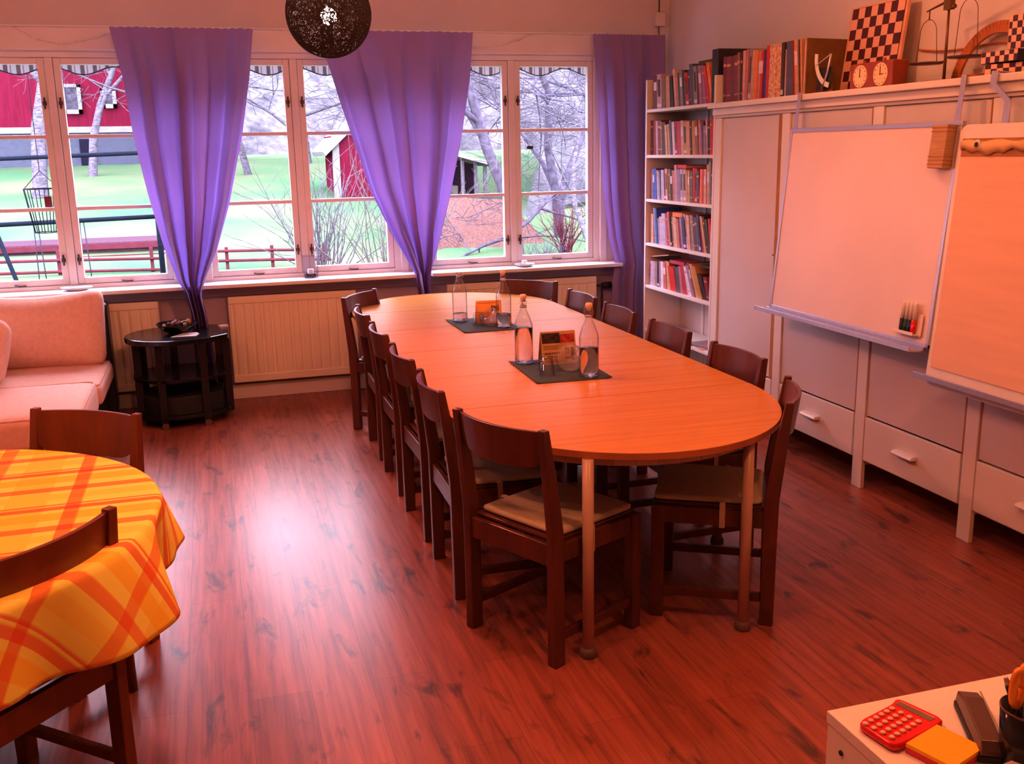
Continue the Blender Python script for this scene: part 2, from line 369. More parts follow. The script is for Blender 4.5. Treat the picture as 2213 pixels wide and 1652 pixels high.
# ------------------------------------------------------------------ mesh builder
class MB:
    def __init__(s):
        s.bm = bmesh.new(); s.mats = []
    def _m(s, key):
        if key not in s.mats: s.mats.append(key)
        return s.mats.index(key)
    def _add(s, vs, fs, key, smooth=False):
        mi = s._m(key)
        bv = [s.bm.verts.new(v) for v in vs]
        for f in fs:
            try:
                fc = s.bm.faces.new([bv[i] for i in f]); fc.material_index = mi; fc.smooth = smooth
            except ValueError:
                pass
        return bv
    def box(s, x0, x1, y0, y1, z0, z1, key, rot=None, piv=None):
        vs = [Vector((x, y, z)) for x in (x0, x1) for y in (y0, y1) for z in (z0, z1)]
        if rot is not None:
            p = Vector(piv) if piv else Vector(((x0 + x1) / 2, (y0 + y1) / 2, (z0 + z1) / 2))
            vs = [p + rot @ (v - p) for v in vs]
        s._add(vs, [(0, 1, 3, 2), (4, 6, 7, 5), (0, 4, 5, 1), (2, 3, 7, 6), (0, 2, 6, 4), (1, 5, 7, 3)], key)
        return s
    def loft(s, rings, key, cap=True, smooth=True, closed=True):
        n = len(rings[0]); vs = [v for r in rings for v in r]; fs = []
        for i in range(len(rings) - 1):
            for j in range(n if closed else n - 1):
                a = i * n + j; b2 = i * n + (j + 1) % n
                fs.append((a, b2, b2 + n, a + n))
        mi = s._m(key)
        bv = [s.bm.verts.new(v) for v in vs]
        for f in fs:
            fc = s.bm.faces.new([bv[i] for i in f]); fc.material_index = mi; fc.smooth = smooth
        if cap and closed:
            for r in (range(n - 1, -1, -1), range((len(rings) - 1) * n, len(rings) * n)):
                try:
                    fc = s.bm.faces.new([bv[i] for i in r]); fc.material_index = mi
                except ValueError:
                    pass
        return s
    def lathe(s, prof, key, c=(0, 0, 0), n=24, cap=True, sx=1, sy=1):
        rings = [[Vector((c[0] + r * sx * math.cos(2 * PI * j / n), c[1] + r * sy * math.sin(2 * PI * j / n), c[2] + z)) for j in range(n)] for r, z in prof]
        s.loft(rings, key, cap); return s
    def tube(s, pts, rad, key, n=8, cap=True):
        pts = [Vector(p) for p in pts]; rings = []
        rs = rad if isinstance(rad, (list, tuple)) else [rad] * len(pts)
        up = None
        for i, p in enumerate(pts):
            d = (pts[min(i + 1, len(pts) - 1)] - pts[max(i - 1, 0)]).normalized()
            if up is None:
                up = Vector((0, 0, 1)) if abs(d.z) < 0.9 else Vector((1, 0, 0))
            a = d.cross(up)
            if a.length < 1e-5: a = d.orthogonal()
            a.normalize(); b = a.cross(d).normalized(); up = b
            rings.append([p + (a * math.cos(2 * PI * j / n) + b * math.sin(2 * PI * j / n)) * rs[i] for j in range(n)])
        s.loft(rings, key, cap); return s
    def cyl(s, p0, p1, r, key, n=16, r1=None):
        return s.tube([p0, p1], [r, r if r1 is None else r1], key, n)
    def prism(s, pts, z0, z1, key, smooth=False, sidekey=None):
        n = len(pts); mi = s._m(key); si = s._m(sidekey or key)
        lo = [s.bm.verts.new((x, y, z0)) for x, y in pts]; hi = [s.bm.verts.new((x, y, z1)) for x, y in pts]
        f = s.bm.faces.new(hi); f.material_index = mi
        f = s.bm.faces.new(lo[::-1]); f.material_index = si
        for i in range(n):
            f = s.bm.faces.new((lo[i], lo[(i + 1) % n], hi[(i + 1) % n], hi[i])); f.material_index = si; f.smooth = smooth
        return s
    def sphere(s, c, r, key, u=16, v=10, sz=1.0):
        prof = [(max(1e-4, r * math.sin(PI * i / v)), -r * sz * math.cos(PI * i / v)) for i in range(v + 1)]
        return s.lathe(prof, key, c, u)
    def xform(s, mtx):
        s.bm.transform(mtx); return s
    def build(s, name, parent=None, bevel=0.0, sub=0, label=None, cat=None, group=None, kind=None, loc=None, rotz=0, solid=0, norm=True, seg=2):
        if norm: bmesh.ops.recalc_face_normals(s.bm, faces=s.bm.faces)
        me = bpy.data.meshes.new(name); s.bm.to_mesh(me); s.bm.free()
        for k in s.mats: me.materials.append(M[k])
        o = bpy.data.objects.new(name, me); COL.objects.link(o)
        if parent: o.parent = parent
        if loc: o.location = loc
        if rotz: o.rotation_euler.z = rotz
        if bevel:
            b = o.modifiers.new('Bevel', 'BEVEL'); b.width = bevel; b.segments = seg; b.limit_method = 'ANGLE'; b.angle_limit = R(40)
        if solid:
            b = o.modifiers.new('Solid', 'SOLIDIFY'); b.thickness = solid; b.offset = 0
        if sub:
            b = o.modifiers.new('Sub', 'SUBSURF'); b.levels = sub; b.render_levels = sub
        tag(o, label, cat, group, kind)
        return o

def tag(o, label=None, cat=None, group=None, kind=None):
    if label: o['label'] = label
    if cat: o['category'] = cat
    if group: o['group'] = group
    if kind: o['kind'] = kind
    return o

def thing(name, label, cat, loc=(0, 0, 0), rotz=0, group=None, kind=None):
    o = bpy.data.objects.new(name, None); COL.objects.link(o)
    o.empty_display_size = 0.1
    o.location = loc; o.rotation_euler = (0, 0, rotz)
    return tag(o, label, cat, group, kind)

def dup(root, loc=None, rotz=None, label=None, group=None):
    def cp(o, par):
        c = o.copy(); COL.objects.link(c)
        if par: c.parent = par
        for ch in kids[o.name]: cp(ch, c)
        return c
    kids = {}
    def walk(o):
        kids[o.name] = [x for x in list(o.children)]
        for x in kids[o.name]: walk(x)
    walk(root)
    c = cp(root, None)
    if loc is not None: c.location = loc
    if rotz is not None: c.rotation_euler = (0, 0, rotz)
    if label: c['label'] = label
    if group: c['group'] = group
    return c

def interp(tab, t):
    """piecewise linear (key, value...) table lookup"""
    if t <= tab[0][0]: return tab[0][1:]
    for a, b in zip(tab, tab[1:]):
        if t <= b[0]:
            k = (t - a[0]) / (b[0] - a[0]); return tuple(p + (q - p) * k for p, q in zip(a[1:], b[1:]))
    return tab[-1][1:]

# ================================================================== the room
WY = 7.14; RX = 3.40; LX = -2.9; BY = -1.7; CZ = 2.86
MB().box(LX - .1, RX + .1, BY - .1, WY + .32, -0.12, 0, 'floor').build('floor', kind='structure')
MB().box(LX - .1, RX + .1, BY - .1, WY + .32, CZ, CZ + .1, 'ceil').build('ceiling', kind='structure')
MB().box(RX, RX + .12, BY, WY, 0, CZ, 'wall').build('wall_right', kind='structure')
MB().box(LX - .12, LX, BY, WY, 0, CZ, 'wall').build('wall_left', kind='structure')
MB().box(LX - .1, RX + .1, BY - .12, BY, 0, CZ, 'wall').build('wall_front', kind='structure')

WC = [-0.893, 0.628, 2.168]; HW = 0.69; WZ0, WZ1 = 0.835, 2.345
b = MB()
b.box(LX - .1, RX + .12, WY, WY + .3, WZ1, CZ, 'wall')
xs = [LX - .1] + [v for c in WC for v in (c - HW, c + HW)] + [RX + .12]
for i in range(0, len(xs), 2):
    b.box(xs[i], xs[i + 1], WY, WY + .3, WZ0, WZ1, 'wall')
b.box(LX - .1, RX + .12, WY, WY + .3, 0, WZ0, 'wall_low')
b.build('wall_back', kind='structure')
MB().box(LX, RX, WY - .018, WY, 0, .105, 'cab').build('baseboard_back', kind='structure', bevel=.003)
MB().box(RX - .015, RX, BY, WY - .02, 0, .09, 'cab').build('baseboard_right', kind='structure')
MB().box(LX, 2.86, WY - .035, WY, 2.352, 2.488, 'trim').box(LX, 2.87, WY - .045, WY, 2.488, 2.50, 'trim').build('trim_1', kind='structure', bevel=.003)
MB().box(LX, 2.95, WY - .02, WY, .735, .80, 'wall_low').build('trim_2', kind='structure', bevel=.003)  # grey strip below the sills, coloured like the lower wall

for wi, c in enumerate(WC):
    w = thing('window_%d' % (wi + 1), None, None, (c, WY, 0), kind='structure')
    y0, y1 = .01, .10
    f = MB()
    f.box(-HW, -HW + .055, y0, y1, WZ0, WZ1, 'trim'); f.box(HW - .055, HW, y0, y1, WZ0, WZ1, 'trim')
    f.box(-HW + .055, HW - .055, y0, y1, WZ1 - .035, WZ1, 'trim'); f.box(-HW + .055, HW - .055, y0, y1, WZ0, WZ0 + .03, 'trim')
    f.box(-.024, .024, y0, y1, WZ0 + .03, WZ1 - .035, 'trim')
    # flat casing on the wall face
    f.box(-HW - .04, -HW + .012, -.014, y0, WZ0 - .01, WZ1 + .004, 'trim'); f.box(HW - .012, HW + .04, -.014, y0, WZ0 - .01, WZ1 + .004, 'trim')
    f.build('window_frame', w, bevel=.004)
    for s in (-1, 1):
        xa, xb = (-HW + .057, -.026) if s < 0 else (.026, HW - .057)
        t = MB()
        t.box(xa, xa + .042, .025, .07, WZ0 + .032, WZ1 - .037, 'trim'); t.box(xb - .042, xb, .025, .07, WZ0 + .032, WZ1 - .037, 'trim')
        t.box(xa + .042, xb - .042, .025, .07, WZ0 + .032, WZ0 + .072, 'trim'); t.box(xa + .042, xb - .042, .025, .07, WZ1 - .077, WZ1 - .037, 'trim')
        for z in (1.362, 1.822):
            t.box(xa + .042, xb - .042, .030, .065, z - .012, z + .012, 'trim')
        sash = t.build('sash', w, bevel=.003)
        MB().box(xa + .035, xb - .035, .046, .050, WZ0 + .065, WZ1 - .07, 'pane').build('pane', sash)
        hx = -.048 if s < 0 else .048
        for z in (2.03, 1.03):
            MB().cyl((hx, .014, z - .035), (hx, .014, z + .035), .006, 'hard', 8).box(hx - .012, hx + .012, .016, .026, z - .012, z + .012, 'hard').build('hinge', sash)
        MB().tube([((xa + xb) / 2 - .03, .012, WZ0 + .045), ((xa + xb) / 2, .004, WZ0 + .04), ((xa + xb) / 2 + .04, .010, WZ0 + .04)], .004, 'hard', 6).build('stay_hook', sash)
    # sill board
    sx = [(-1.72, .745), (-.745, .775), (-.675, .79)][wi]
    MB().box(sx[0], sx[1], -.20, .012, .812, .838, 'trim').build('sill', w, bevel=.005)

# ---- radiators
def radiator(x0, x1, label, valve):
    t = thing('radiator', label, 'radiator', ((x0 + x1) / 2, WY - .05, .13), group='cream radiators under the windows')
    L = (x1 - x0) / 2; b = MB(); pts = []
    nr = int((x1 - x0) / .066)
    # corrugated front as a profile extruded in z
    pr = []
    for i in range(nr * 8 + 1):
        x = -L + .012 + (2 * L - .024) * i / (nr * 8); k = (i % 8) / 8
        d = -.032 + (.010 if 0.0 < k < 0.3 else 0.0) + (.005 if k in (0.375,) else 0)
        pr.append((x, d))
    poly = pr + [(L - .012, 0), (-L + .012, 0)]
    b.prism(poly, .055, .555, 'rad')
    b.build('panel', t)
    MB().box(-L, L, -.034, .0, .555, .605, 'rad').box(-L, L, -.034, .0, 0, .055, 'rad').box(-L, -L + .012, -.034, 0, .05, .56, 'rad').box(L - .012, L, -.034, 0, .05, .56, 'rad').build('frame', t, bevel=.006)
    MB().box(-L + .1, -L + .13, 0, .05, .45, .5, 'rad').box(L - .13, L - .1, 0, .05, .45, .5, 'rad').box(-L + .1, -L + .13, 0, .05, .1, .15, 'rad').box(L - .13, L - .1, 0, .05, .1, .15, 'rad').build('bracket', t)
    if valve:
        v = MB().tube([(L, -.016, .53), (L + .045, -.016, .53), (L + .05, -.016, .50), (L + .05, -.016, -.13)], .009, 'shade', 8)
        v.cyl((L + .05, -.016, .53), (L + .12, -.016, .53), .022, 'blackm', 14, .026)
        v.build('valve', t)
    return t
radiator(-1.55, -.375, 'cream radiator partly behind the sofa and the round black table', False)
radiator(.075, .955, 'cream ribbed radiator under the middle window left of the long table', True)
radiator(1.62, 2.79, 'cream radiator under the right window behind the far chairs', True)

# ================================================================== curtains
def curtain(label, tabL, tabR, yc, nf, seed, zbot, amp=.070):
    random.seed(seed)
    nu, nv = 160, 60
    kk = yc / 7.0
    tabL = [(-(1.68 + (-a - 1.68) * kk), x * kk) for a, x in tabL]; tabR = [(-(1.68 + (-a - 1.68) * kk), x * kk) for a, x in tabR]
    zt = tabL[0][0] * -1
    ph = [random.uniform(0, 6.28) for _ in range(6)]
    fr = [nf, nf * 1.7, nf * .6]
    b = MB(); rows = []
    for j in range(nv + 1):
        z = zt + (zbot - zt) * j / nv
        xl = interp(tabL, -z)[0]; xr = interp(tabR, -z)[0]; w = xr - xl
        sq = min(1.0, .9 / max(w, .05) * .35)  # tighter gather -> deeper folds
        row = []
        for i in range(nu + 1):
            u = i / nu
            tri = lambda q: 1.9 * abs(math.sin(q / 2)) ** .8 - 1.1
            f = tri(2 * PI * fr[0] * u + ph[0] + .5 * math.sin(3 * u + ph[3])) * .8 + math.sin(2 * PI * fr[1] * u + ph[1]) * .25 + math.sin(2 * PI * fr[2] * u + ph[2]) * .4
            pinch = min(1.0, .25 + .75 * (zt - z) / .35)
            a = amp * (.45 + .8 * sq) * pinch
            uu = u + .012 * math.sin(2 * PI * fr[1] * u + ph[4]) * pinch
            uu = min(1, max(0, uu))
            top = .006 * abs(math.sin(2 * PI * 9 * u + ph[5])) if j == 0 else 0
            row.append(Vector((xl + w * uu, yc + f * a, z + top)))
        rows.append(row)
    b.loft(rows, 'curtain', cap=False, closed=False)
    cx = rows[0][nu // 2].x
    b.xform(Matrix.Translation((-cx, -yc, 0)))
    return b.build('curtain', label=label, cat='curtain', group='purple curtains', loc=(cx, yc, 0))
c1L = [(-2.478, -.498), (-2.173, -.449), (-1.811, -.421), (-1.462, -.371), (-1.117, -.307), (-.845, -.227), (-.81, -.199), (-.648, -.169), (-.15, -.17)]
c1R = [(-2.478, .378), (-2.174, .339), (-1.825, .268), (-1.371, .146), (-1.062, .037), (-.883, -.053), (-.779, -.090), (-.643, -.070), (-.15, -.02)]
c2L = [(-2.476, .79), (-2.328, .826), (-2.016, .909), (-1.764, .985), (-1.429, 1.085), (-1.136, 1.217), (-.831, 1.385), (-.679, 1.41), (-.15, 1.38)]
c2R = [(-2.476, 1.851), (-2.163, 1.822), (-1.752, 1.746), (-1.347, 1.65), (-.962, 1.54), (-.812, 1.483), (-.676, 1.475), (-.15, 1.50)]
c3L = [(-2.476, 2.736), (-2.125, 2.772), (-1.655, 2.801), (-1.309, 2.826), (-1.023, 2.865), (-.836, 2.916), (-.694, 2.895), (-.06, 2.89)]
c3R = [(-2.476, 3.30), (-.06, 3.30)]
curtain('purple curtain gathered to a point above the small black table', c1L, c1R, 6.885, 4.2, 3, .15)
curtain('purple curtain gathered to a point behind the long table, right of the ball lamp', c2L, c2R, 6.885, 3.6, 8, .15)
curtain('straight purple curtain hanging in the corner beside the bookcase', c3L, c3R, 6.985, 3.4, 5, .06, .03)
# garland of tinsel lights draped along the header board
def catmull(pts, n=10):
    P = [Vector(p) for p in pts]; P = [P[0]] + P + [P[-1]]; out = []
    for i in range(1, len(P) - 2):
        for k in range(n):
            t = k / n
            out.append(.5 * ((2 * P[i]) + (-P[i - 1] + P[i + 1]) * t + (2 * P[i - 1] - 5 * P[i] + 4 * P[i + 1] - P[i + 2]) * t * t + (-P[i - 1] + 3 * P[i] - 3 * P[i + 1] + P[i + 2]) * t ** 3))
    out.append(P[-2]); return out
def garland(pts, label, seed):
    random.seed(seed)
    path = catmull(pts, 12); b = MB(); b.tube(path, .0024, 'tinsel', 5)
    for k in range(len(path) - 1):
        for q in range(2):
            p = path[k].lerp(path[k + 1], random.random())
            d = Vector((random.uniform(-1, 1), random.uniform(-1, 0), random.uniform(-1, 1))).normalized() * .010
            b.tube([p, p + d], .0024, 'tinsel', 3)
    b.build('garland', label=label, cat='garland', group='tinsel garlands on the board above the windows')
garland([(-1.5, 7.099, 2.47), (-1.1, 7.099, 2.49), (-.95, 7.099, 2.42), (-.8, 7.099, 2.385), (-.65, 7.099, 2.41), (-.5, 7.099, 2.45)], 'thin garland drooping above the left window', 1)
garland([(.38, 7.099, 2.495), (.5, 7.099, 2.492), (.65, 7.099, 2.488), (.8, 7.099, 2.50)], 'short garland along the board behind the ball lamp', 2)
garland([(1.88, 7.099, 2.385), (2.05, 7.099, 2.40), (2.2, 7.099, 2.44), (2.32, 7.099, 2.485), (2.5, 7.099, 2.497), (2.62, 7.099, 2.485), (2.78, 7.099, 2.49), (2.9, 7.099, 2.505)], 'silver garland looped above the right window', 4)

# corner sensor box with its cable
t = thing('junction_box', 'small white box with a cable high in the corner above the curtain', 'box', (3.31, 7.13, 2.60))
MB().box(-.037, .037, -.045, .01, -.05, .05, 'wall').build('housing', t, bevel=.006)
MB().tube([(0, -.005, .05), (0, -.005, .255)], .004, 'shade', 6).tube([(0, -.005, -.05), (.002, -.005, -.4)], .003, 'shade', 6).build('cable', t)

# ================================================================== things on the sills
t = thing('candle_glass', 'square glass holding a white candle and dark pebbles on the middle sill', 'candle holder', (.650, 7.07, .838))
b = MB(); q = [(.052, 0), (.055, .15)]
ring = lambda h, z: [Vector((x, y, z)) for x, y in ((h, h), (-h, h), (-h, -h), (h, -h))]
b.loft([ring(.046, 0), ring(.055, .155), ring(.051, .155), ring(.043, .008)], 'pane', smooth=False)
b.build('glass', t)
MB().box(-.054, .054, -.054, .054, .152, .156, 'pane').box(-.046, .046, -.046, .046, 0, .006, 'pane').build('rim', t)
random.seed(5)
b = MB()
for i in range(26):
    b.sphere((random.uniform(-.032, .032), random.uniform(-.032, .032), .014 + random.uniform(0, .012)), .009, 'peb', 7, 5)
b.build('pebbles', t, kind='stuff')
MB().lathe([(.001, .026), (.021, .026), (.022, .030), (.022, .058), (.019, .062), (.001, .061)], 'candle').build('candle', t)

t = thing('glass_dish', 'pale scalloped dish with a white candle on the right sill', 'dish', (2.215, 7.06, .838))
n = 32; rings = []
for r, z, a in ((.03, 0, 0), (.055, .006, .004), (.075, .022, .008), (.072, .022, .008), (.05, .010, .004), (.001, .008, 0)):
    rings.append([Vector(((r + a * math.cos(8 * 2 * PI * j / n)) * math.cos(2 * PI * j / n), (r + a * math.cos(8 * 2 * PI * j / n)) * math.sin(2 * PI * j / n), z)) for j in range(n)])
MB().loft(rings, 'dish').build('bowl', t)
MB().lathe([(.001, .009), (.019, .009), (.020, .04), (.015, .046), (.001, .044)], 'candle').build('candle', t)
t = thing('oval_dish', 'pale blue dish on the left sill behind the sofa cushion', 'dish', (-.87, 7.06, .838))
MB().lathe([(.05, 0), (.075, .008), (.10, .022), (.098, .024), (.07, .012), (.001, .009)], 'dish', n=32, sx=1.0, sy=.62).build('bowl', t)
MB().lathe([(.001, .010), (.03, .012), (.032, .022), (.001, .024)], 'candle', n=20).build('soap', t)

# ================================================================== bookcase
CX = 3.0
bc = thing('bookcase', 'tall open white bookcase full of books in the corner', 'bookcase', (CX, 6.13, 0))
YA, YB = -.495, .53      # near side panel, far side panel (local y)
DEP = .29
MB().box(0, DEP, YB - .022, YB, 0, 2.14, 'cab').build('side_panel', bc, bevel=.002)
MB().box(0, DEP, YA, YA + .022, 0, 2.10, 'cab').build('side_panel', bc, bevel=.002)
MB().box(DEP - .008, DEP, YA + .022, YB - .022, .05, 1.93, 'cabpanel').box(DEP - .016, DEP - .008, .12, .155, .05, 1.93, 'cab').build('back_panel', bc)
for z in (1.94, 1.63, 1.325, 1.015, .71, .385, .09):
    MB().box(.002, DEP - .016, YA + .022, YB - .022, z - .021, z, 'cab').build('shelf', bc, bevel=.002)
MB().box(.015, .03, YA + .022, YB - .022, 0, .069, 'cab').build('plinth', bc)

COLORS = {'mr': ('maroon', (.16, .025, .035)), 'pk': ('pinkish grey', (.52, .32, .36)), 'br': ('brown', (.26, .12, .07)), 'ol': ('olive brown', (.16, .11, .04)),
 'tn': ('tan', (.58, .30, .16)), 'bk': ('black', (.035, .018, .025)), 'pt': ('pinkish tan', (.62, .36, .28)), 'ro': ('rose', (.52, .16, .15)), 'gn': ('dark green', (.045, .065, .04)),
 'gr': ('grey', (.28, .24, .27)), 'rd': ('bright red', (.55, .02, .02)), 'pu': ('dark purple', (.11, .04, .11)), 'sl': ('slate grey', (.10, .09, .12)), 'mv': ('mauve', (.33, .20, .32)),
 'vi': ('violet pink', (.38, .14, .30)), 'cr': ('crimson', (.45, .035, .08)), 'og': ('orange', (.72, .20, .04)), 'oc': ('ochre', (.50, .24, .07)), 'nv': ('navy blue', (.06, .05, .22)),
 'dr': ('dark red', (.24, .018, .025)), 'db': ('dark brown', (.08, .03, .018)), 'cm': ('cream speckled', (.66, .38, .20)), 'wh': ('pale', (.70, .60, .66)), 'bl': ('blue', (.07, .12, .42)),
 'lb': ('light blue', (.20, .30, .52)), 'lv': ('lavender', (.50, .40, .60))}
for k, (n_, c_) in COLORS.items():
    M['bk_' + k] = mat(n_ + ' book cover', c_, .5, var=.14 if k != 'cm' else .5, scale=25 if k != 'cm' else 60)
M['pages'] = mat('book pages', (.66, .52, .42), .9)
ORD = ['first', 'second', 'third', 'fourth', 'fifth', 'sixth', 'seventh', 'eighth', 'ninth', 'tenth', 'eleventh', 'twelfth', 'thirteenth', 'fourteenth', 'fifteenth', 'sixteenth',
       'seventeenth', 'eighteenth', 'nineteenth', 'twentieth', 'twenty-first', 'twenty-second', 'twenty-third', 'twenty-fourth', 'twenty-fifth', 'twenty-sixth', 'twenty-seventh', 'twenty-eighth', 'twenty-ninth', 'thirtieth']
ROWS = {
'A':[(6.591,0.058,0.224,-0.007,'mr'),(6.534,0.079,0.228,-0.02,'pk'),(6.455,0.05,0.212,-0.02,'br'),(6.405,0.025,0.209,-0.023,'ol'),(6.381,0.055,0.207,-0.02,'tn'),(6.326,0.06,0.204,-0.038,'bk'),(6.266,0.035,0.243,-0.042,'pt'),(6.231,0.032,0.212,-0.038,'ro'),(6.199,0.026,0.217,-0.029,'gn'),(6.173,0.04,0.23,-0.033,'gr'),(6.133,0.037,0.227,-0.038,'gn'),(6.096,0.045,0.21,-0.04,'rd'),(6.051,0.025,0.22,-0.035,'pu'),(6.026,0.049,0.257,-0.04,'sl'),(5.977,0.049,0.238,-0.028,'gr'),(5.928,0.027,0.235,-0.038,'mr'),(5.901,0.042,0.237,-0.039,'mv'),(5.859,0.042,0.235,-0.054,'vi'),(5.817,0.036,0.228,-0.064,'cr'),(5.781,0.026,0.215,-0.079,'rd'),(5.755,0.036,0.247,-0.075,'og')],
'B':[(5.611,0.046,0.269,-0.008,'mr'),(5.564,0.057,0.265,-0.008,'dr'),(5.507,0.045,0.264,-0.012,'mr'),(5.462,0.041,0.267,-0.013,'dr'),(5.421,0.029,0.277,-0.017,'br'),(5.392,0.022,0.275,-0.017,'db'),(5.37,0.029,0.282,-0.004,'pt'),(5.341,0.029,0.289,0.003,'ro'),(5.313,0.028,0.287,0.009,'gr'),(5.285,0.042,0.275,0.016,'tn'),(5.243,0.034,0.269,0.009,'og'),(5.208,0.031,0.262,0.009,'oc'),(5.178,0.024,0.259,0.012,'rd'),(5.154,0.033,0.264,0.002,'nv'),(5.121,0.033,0.303,-0.002,'rd'),(5.087,0.072,0.294,0.005,'cm'),(5.016,0.057,0.285,-0.008,'cm'),(4.959,0.031,0.291,-0.003,'db'),(4.927,0.025,0.246,0.0,'pk'),(4.902,0.067,0.293,-0.01,'sl'),(4.835,0.018,0.294,-0.029,'dr'),(4.817,0.036,0.296,-0.035,'tn'),(4.781,0.018,0.291,-0.029,'db'),(4.764,0.015,0.289,-0.029,'tn')],
'C':[(6.658,0.06,0.236,-0.004,'mr'),(6.598,0.053,0.234,-0.004,'dr'),(6.545,0.032,0.231,-0.016,'pk'),(6.513,0.046,0.232,-0.013,'dr'),(6.467,0.029,0.223,-0.019,'br'),(6.438,0.057,0.218,-0.019,'db'),(6.382,0.033,0.2,-0.03,'pt'),(6.348,0.033,0.204,-0.035,'tn'),(6.315,0.033,0.226,-0.031,'sl'),(6.282,0.038,0.216,-0.03,'wh'),(6.244,0.032,0.219,-0.025,'cr'),(6.212,0.066,0.218,-0.025,'cr'),(6.146,0.034,0.22,-0.023,'pt'),(6.112,0.052,0.212,-0.025,'oc'),(6.06,0.046,0.211,-0.025,'tn'),(6.014,0.02,0.216,-0.025,'db'),(5.994,0.055,0.215,-0.023,'oc'),(5.939,0.039,0.218,-0.03,'br'),(5.9,0.029,0.217,-0.025,'ro'),(5.871,0.017,0.194,-0.024,'mv'),(5.854,0.022,0.206,-0.018,'pu'),(5.832,0.029,0.179,-0.014,'mv'),(5.803,0.024,0.218,-0.021,'pk'),(5.78,0.031,0.203,-0.006,'bk'),(5.749,0.023,0.224,-0.012,'rd'),(5.726,0.035,0.221,-0.01,'rd')],
'D':[(6.658,0.039,0.206,0.0,'bk'),(6.619,0.033,0.206,-0.009,'mv'),(6.586,0.03,0.209,-0.018,'bl'),(6.556,0.038,0.212,-0.019,'bl'),(6.517,0.032,0.2,-0.03,'lv'),(6.485,0.029,0.193,-0.021,'gr'),(6.456,0.057,0.203,-0.013,'lv'),(6.399,0.028,0.202,-0.024,'dr'),(6.37,0.034,0.212,-0.025,'pt'),(6.336,0.039,0.212,-0.025,'br'),(6.297,0.033,0.205,-0.025,'bk'),(6.264,0.038,0.203,-0.025,'ro'),(6.226,0.032,0.237,-0.026,'pk'),(6.194,0.048,0.211,-0.02,'mv'),(6.145,0.037,0.212,-0.02,'lv'),(6.108,0.047,0.212,-0.015,'pk'),(6.061,0.026,0.204,-0.02,'oc'),(6.035,0.026,0.204,-0.015,'tn'),(6.01,0.046,0.198,-0.009,'ol'),(5.964,0.025,0.221,-0.011,'cr'),(5.939,0.025,0.219,-0.011,'rd'),(5.914,0.035,0.208,-0.015,'pu'),(5.879,0.034,0.215,-0.001,'og'),(5.845,0.024,0.215,-0.006,'rd'),(5.821,0.034,0.216,-0.007,'pt'),(5.787,0.019,0.238,-0.008,'ro'),(5.768,0.024,0.247,-0.009,'tn'),(5.744,0.024,0.265,-0.01,'gr'),(5.72,0.028,0.221,-0.012,'sl'),(5.692,0.019,0.213,-0.012,'tn')],
'E':[(6.65,0.031,0.183,-0.002,'bk'),(6.619,0.053,0.205,-0.009,'pt'),(6.566,0.025,0.238,-0.02,'dr'),(6.541,0.024,0.249,-0.032,'lb'),(6.517,0.024,0.245,-0.032,'bl'),(6.492,0.03,0.18,-0.024,'gr'),(6.462,0.042,0.192,-0.019,'lv'),(6.42,0.059,0.217,-0.02,'lv'),(6.361,0.023,0.197,-0.037,'pk'),(6.338,0.029,0.222,-0.049,'cr'),(6.309,0.029,0.232,-0.044,'ro'),(6.28,0.023,0.199,-0.042,'bk'),(6.257,0.028,0.2,-0.036,'br'),(6.229,0.05,0.201,-0.042,'pt'),(6.179,0.033,0.195,-0.042,'ro'),(6.145,0.033,0.194,-0.047,'dr'),(6.112,0.027,0.208,-0.047,'mv'),(6.085,0.038,0.209,-0.047,'nv'),(6.047,0.027,0.23,-0.064,'pk'),(6.021,0.042,0.225,-0.042,'pt'),(5.978,0.047,0.227,-0.042,'gr'),(5.931,0.036,0.206,-0.047,'mr'),(5.895,0.036,0.217,-0.062,'sl'),(5.859,0.03,0.233,-0.053,'nv'),(5.829,0.04,0.23,-0.062,'dr'),(5.789,0.03,0.227,-0.077,'tn'),(5.759,0.02,0.228,-0.077,'db'),(5.739,0.029,0.211,-0.066,'gn'),(5.71,0.027,0.219,-0.046,'rd')],
'F':[(6.67,0.064,0.177,0.001,'wh'),(6.606,0.044,0.175,-0.002,'lv'),(6.563,0.037,0.176,-0.006,'pk'),(6.525,0.031,0.177,-0.006,'gr'),(6.494,0.031,0.18,-0.006,'db'),(6.464,0.036,0.183,-0.012,'mv'),(6.428,0.042,0.186,-0.013,'wh'),(6.386,0.047,0.184,-0.025,'ro'),(6.338,0.058,0.193,-0.037,'tn'),(6.28,0.092,0.166,-0.053,'rd'),(6.188,0.017,0.176,-0.047,'mr'),(6.172,0.05,0.171,-0.041,'sl'),(6.121,0.039,0.18,-0.052,'ro'),(6.083,0.06,0.186,-0.063,'cr'),(6.023,0.022,0.19,-0.077,'pk'),(6.001,0.048,0.186,-0.09,'wh'),(5.953,0.037,0.199,-0.106,'mv'),(5.917,0.021,0.217,-0.116,'br'),(5.896,0.041,0.212,-0.116,'tn'),(5.854,0.056,0.203,-0.119,'oc'),(5.798,0.06,0.157,-0.095,'bk'),(5.738,0.049,0.15,-0.063,'dr')],
}
ROWINFO = {'A': (1.94, "the bookcase's top shelf"), 'B': (1.932, 'top of the white cabinets'), 'C': (1.63, "the bookcase's second shelf"), 'D': (1.325, "the bookcase's third shelf"),
           'E': (1.015, "the bookcase's fourth shelf"), 'F': (.71, "the bookcase's fifth shelf")}
GRP = {'A': 'books on the top shelf of the bookcase', 'B': 'books standing on the cabinets', 'C': 'books on the second shelf', 'D': 'books on the third shelf', 'E': 'books on the fourth shelf', 'F': 'books on the fifth shelf'}
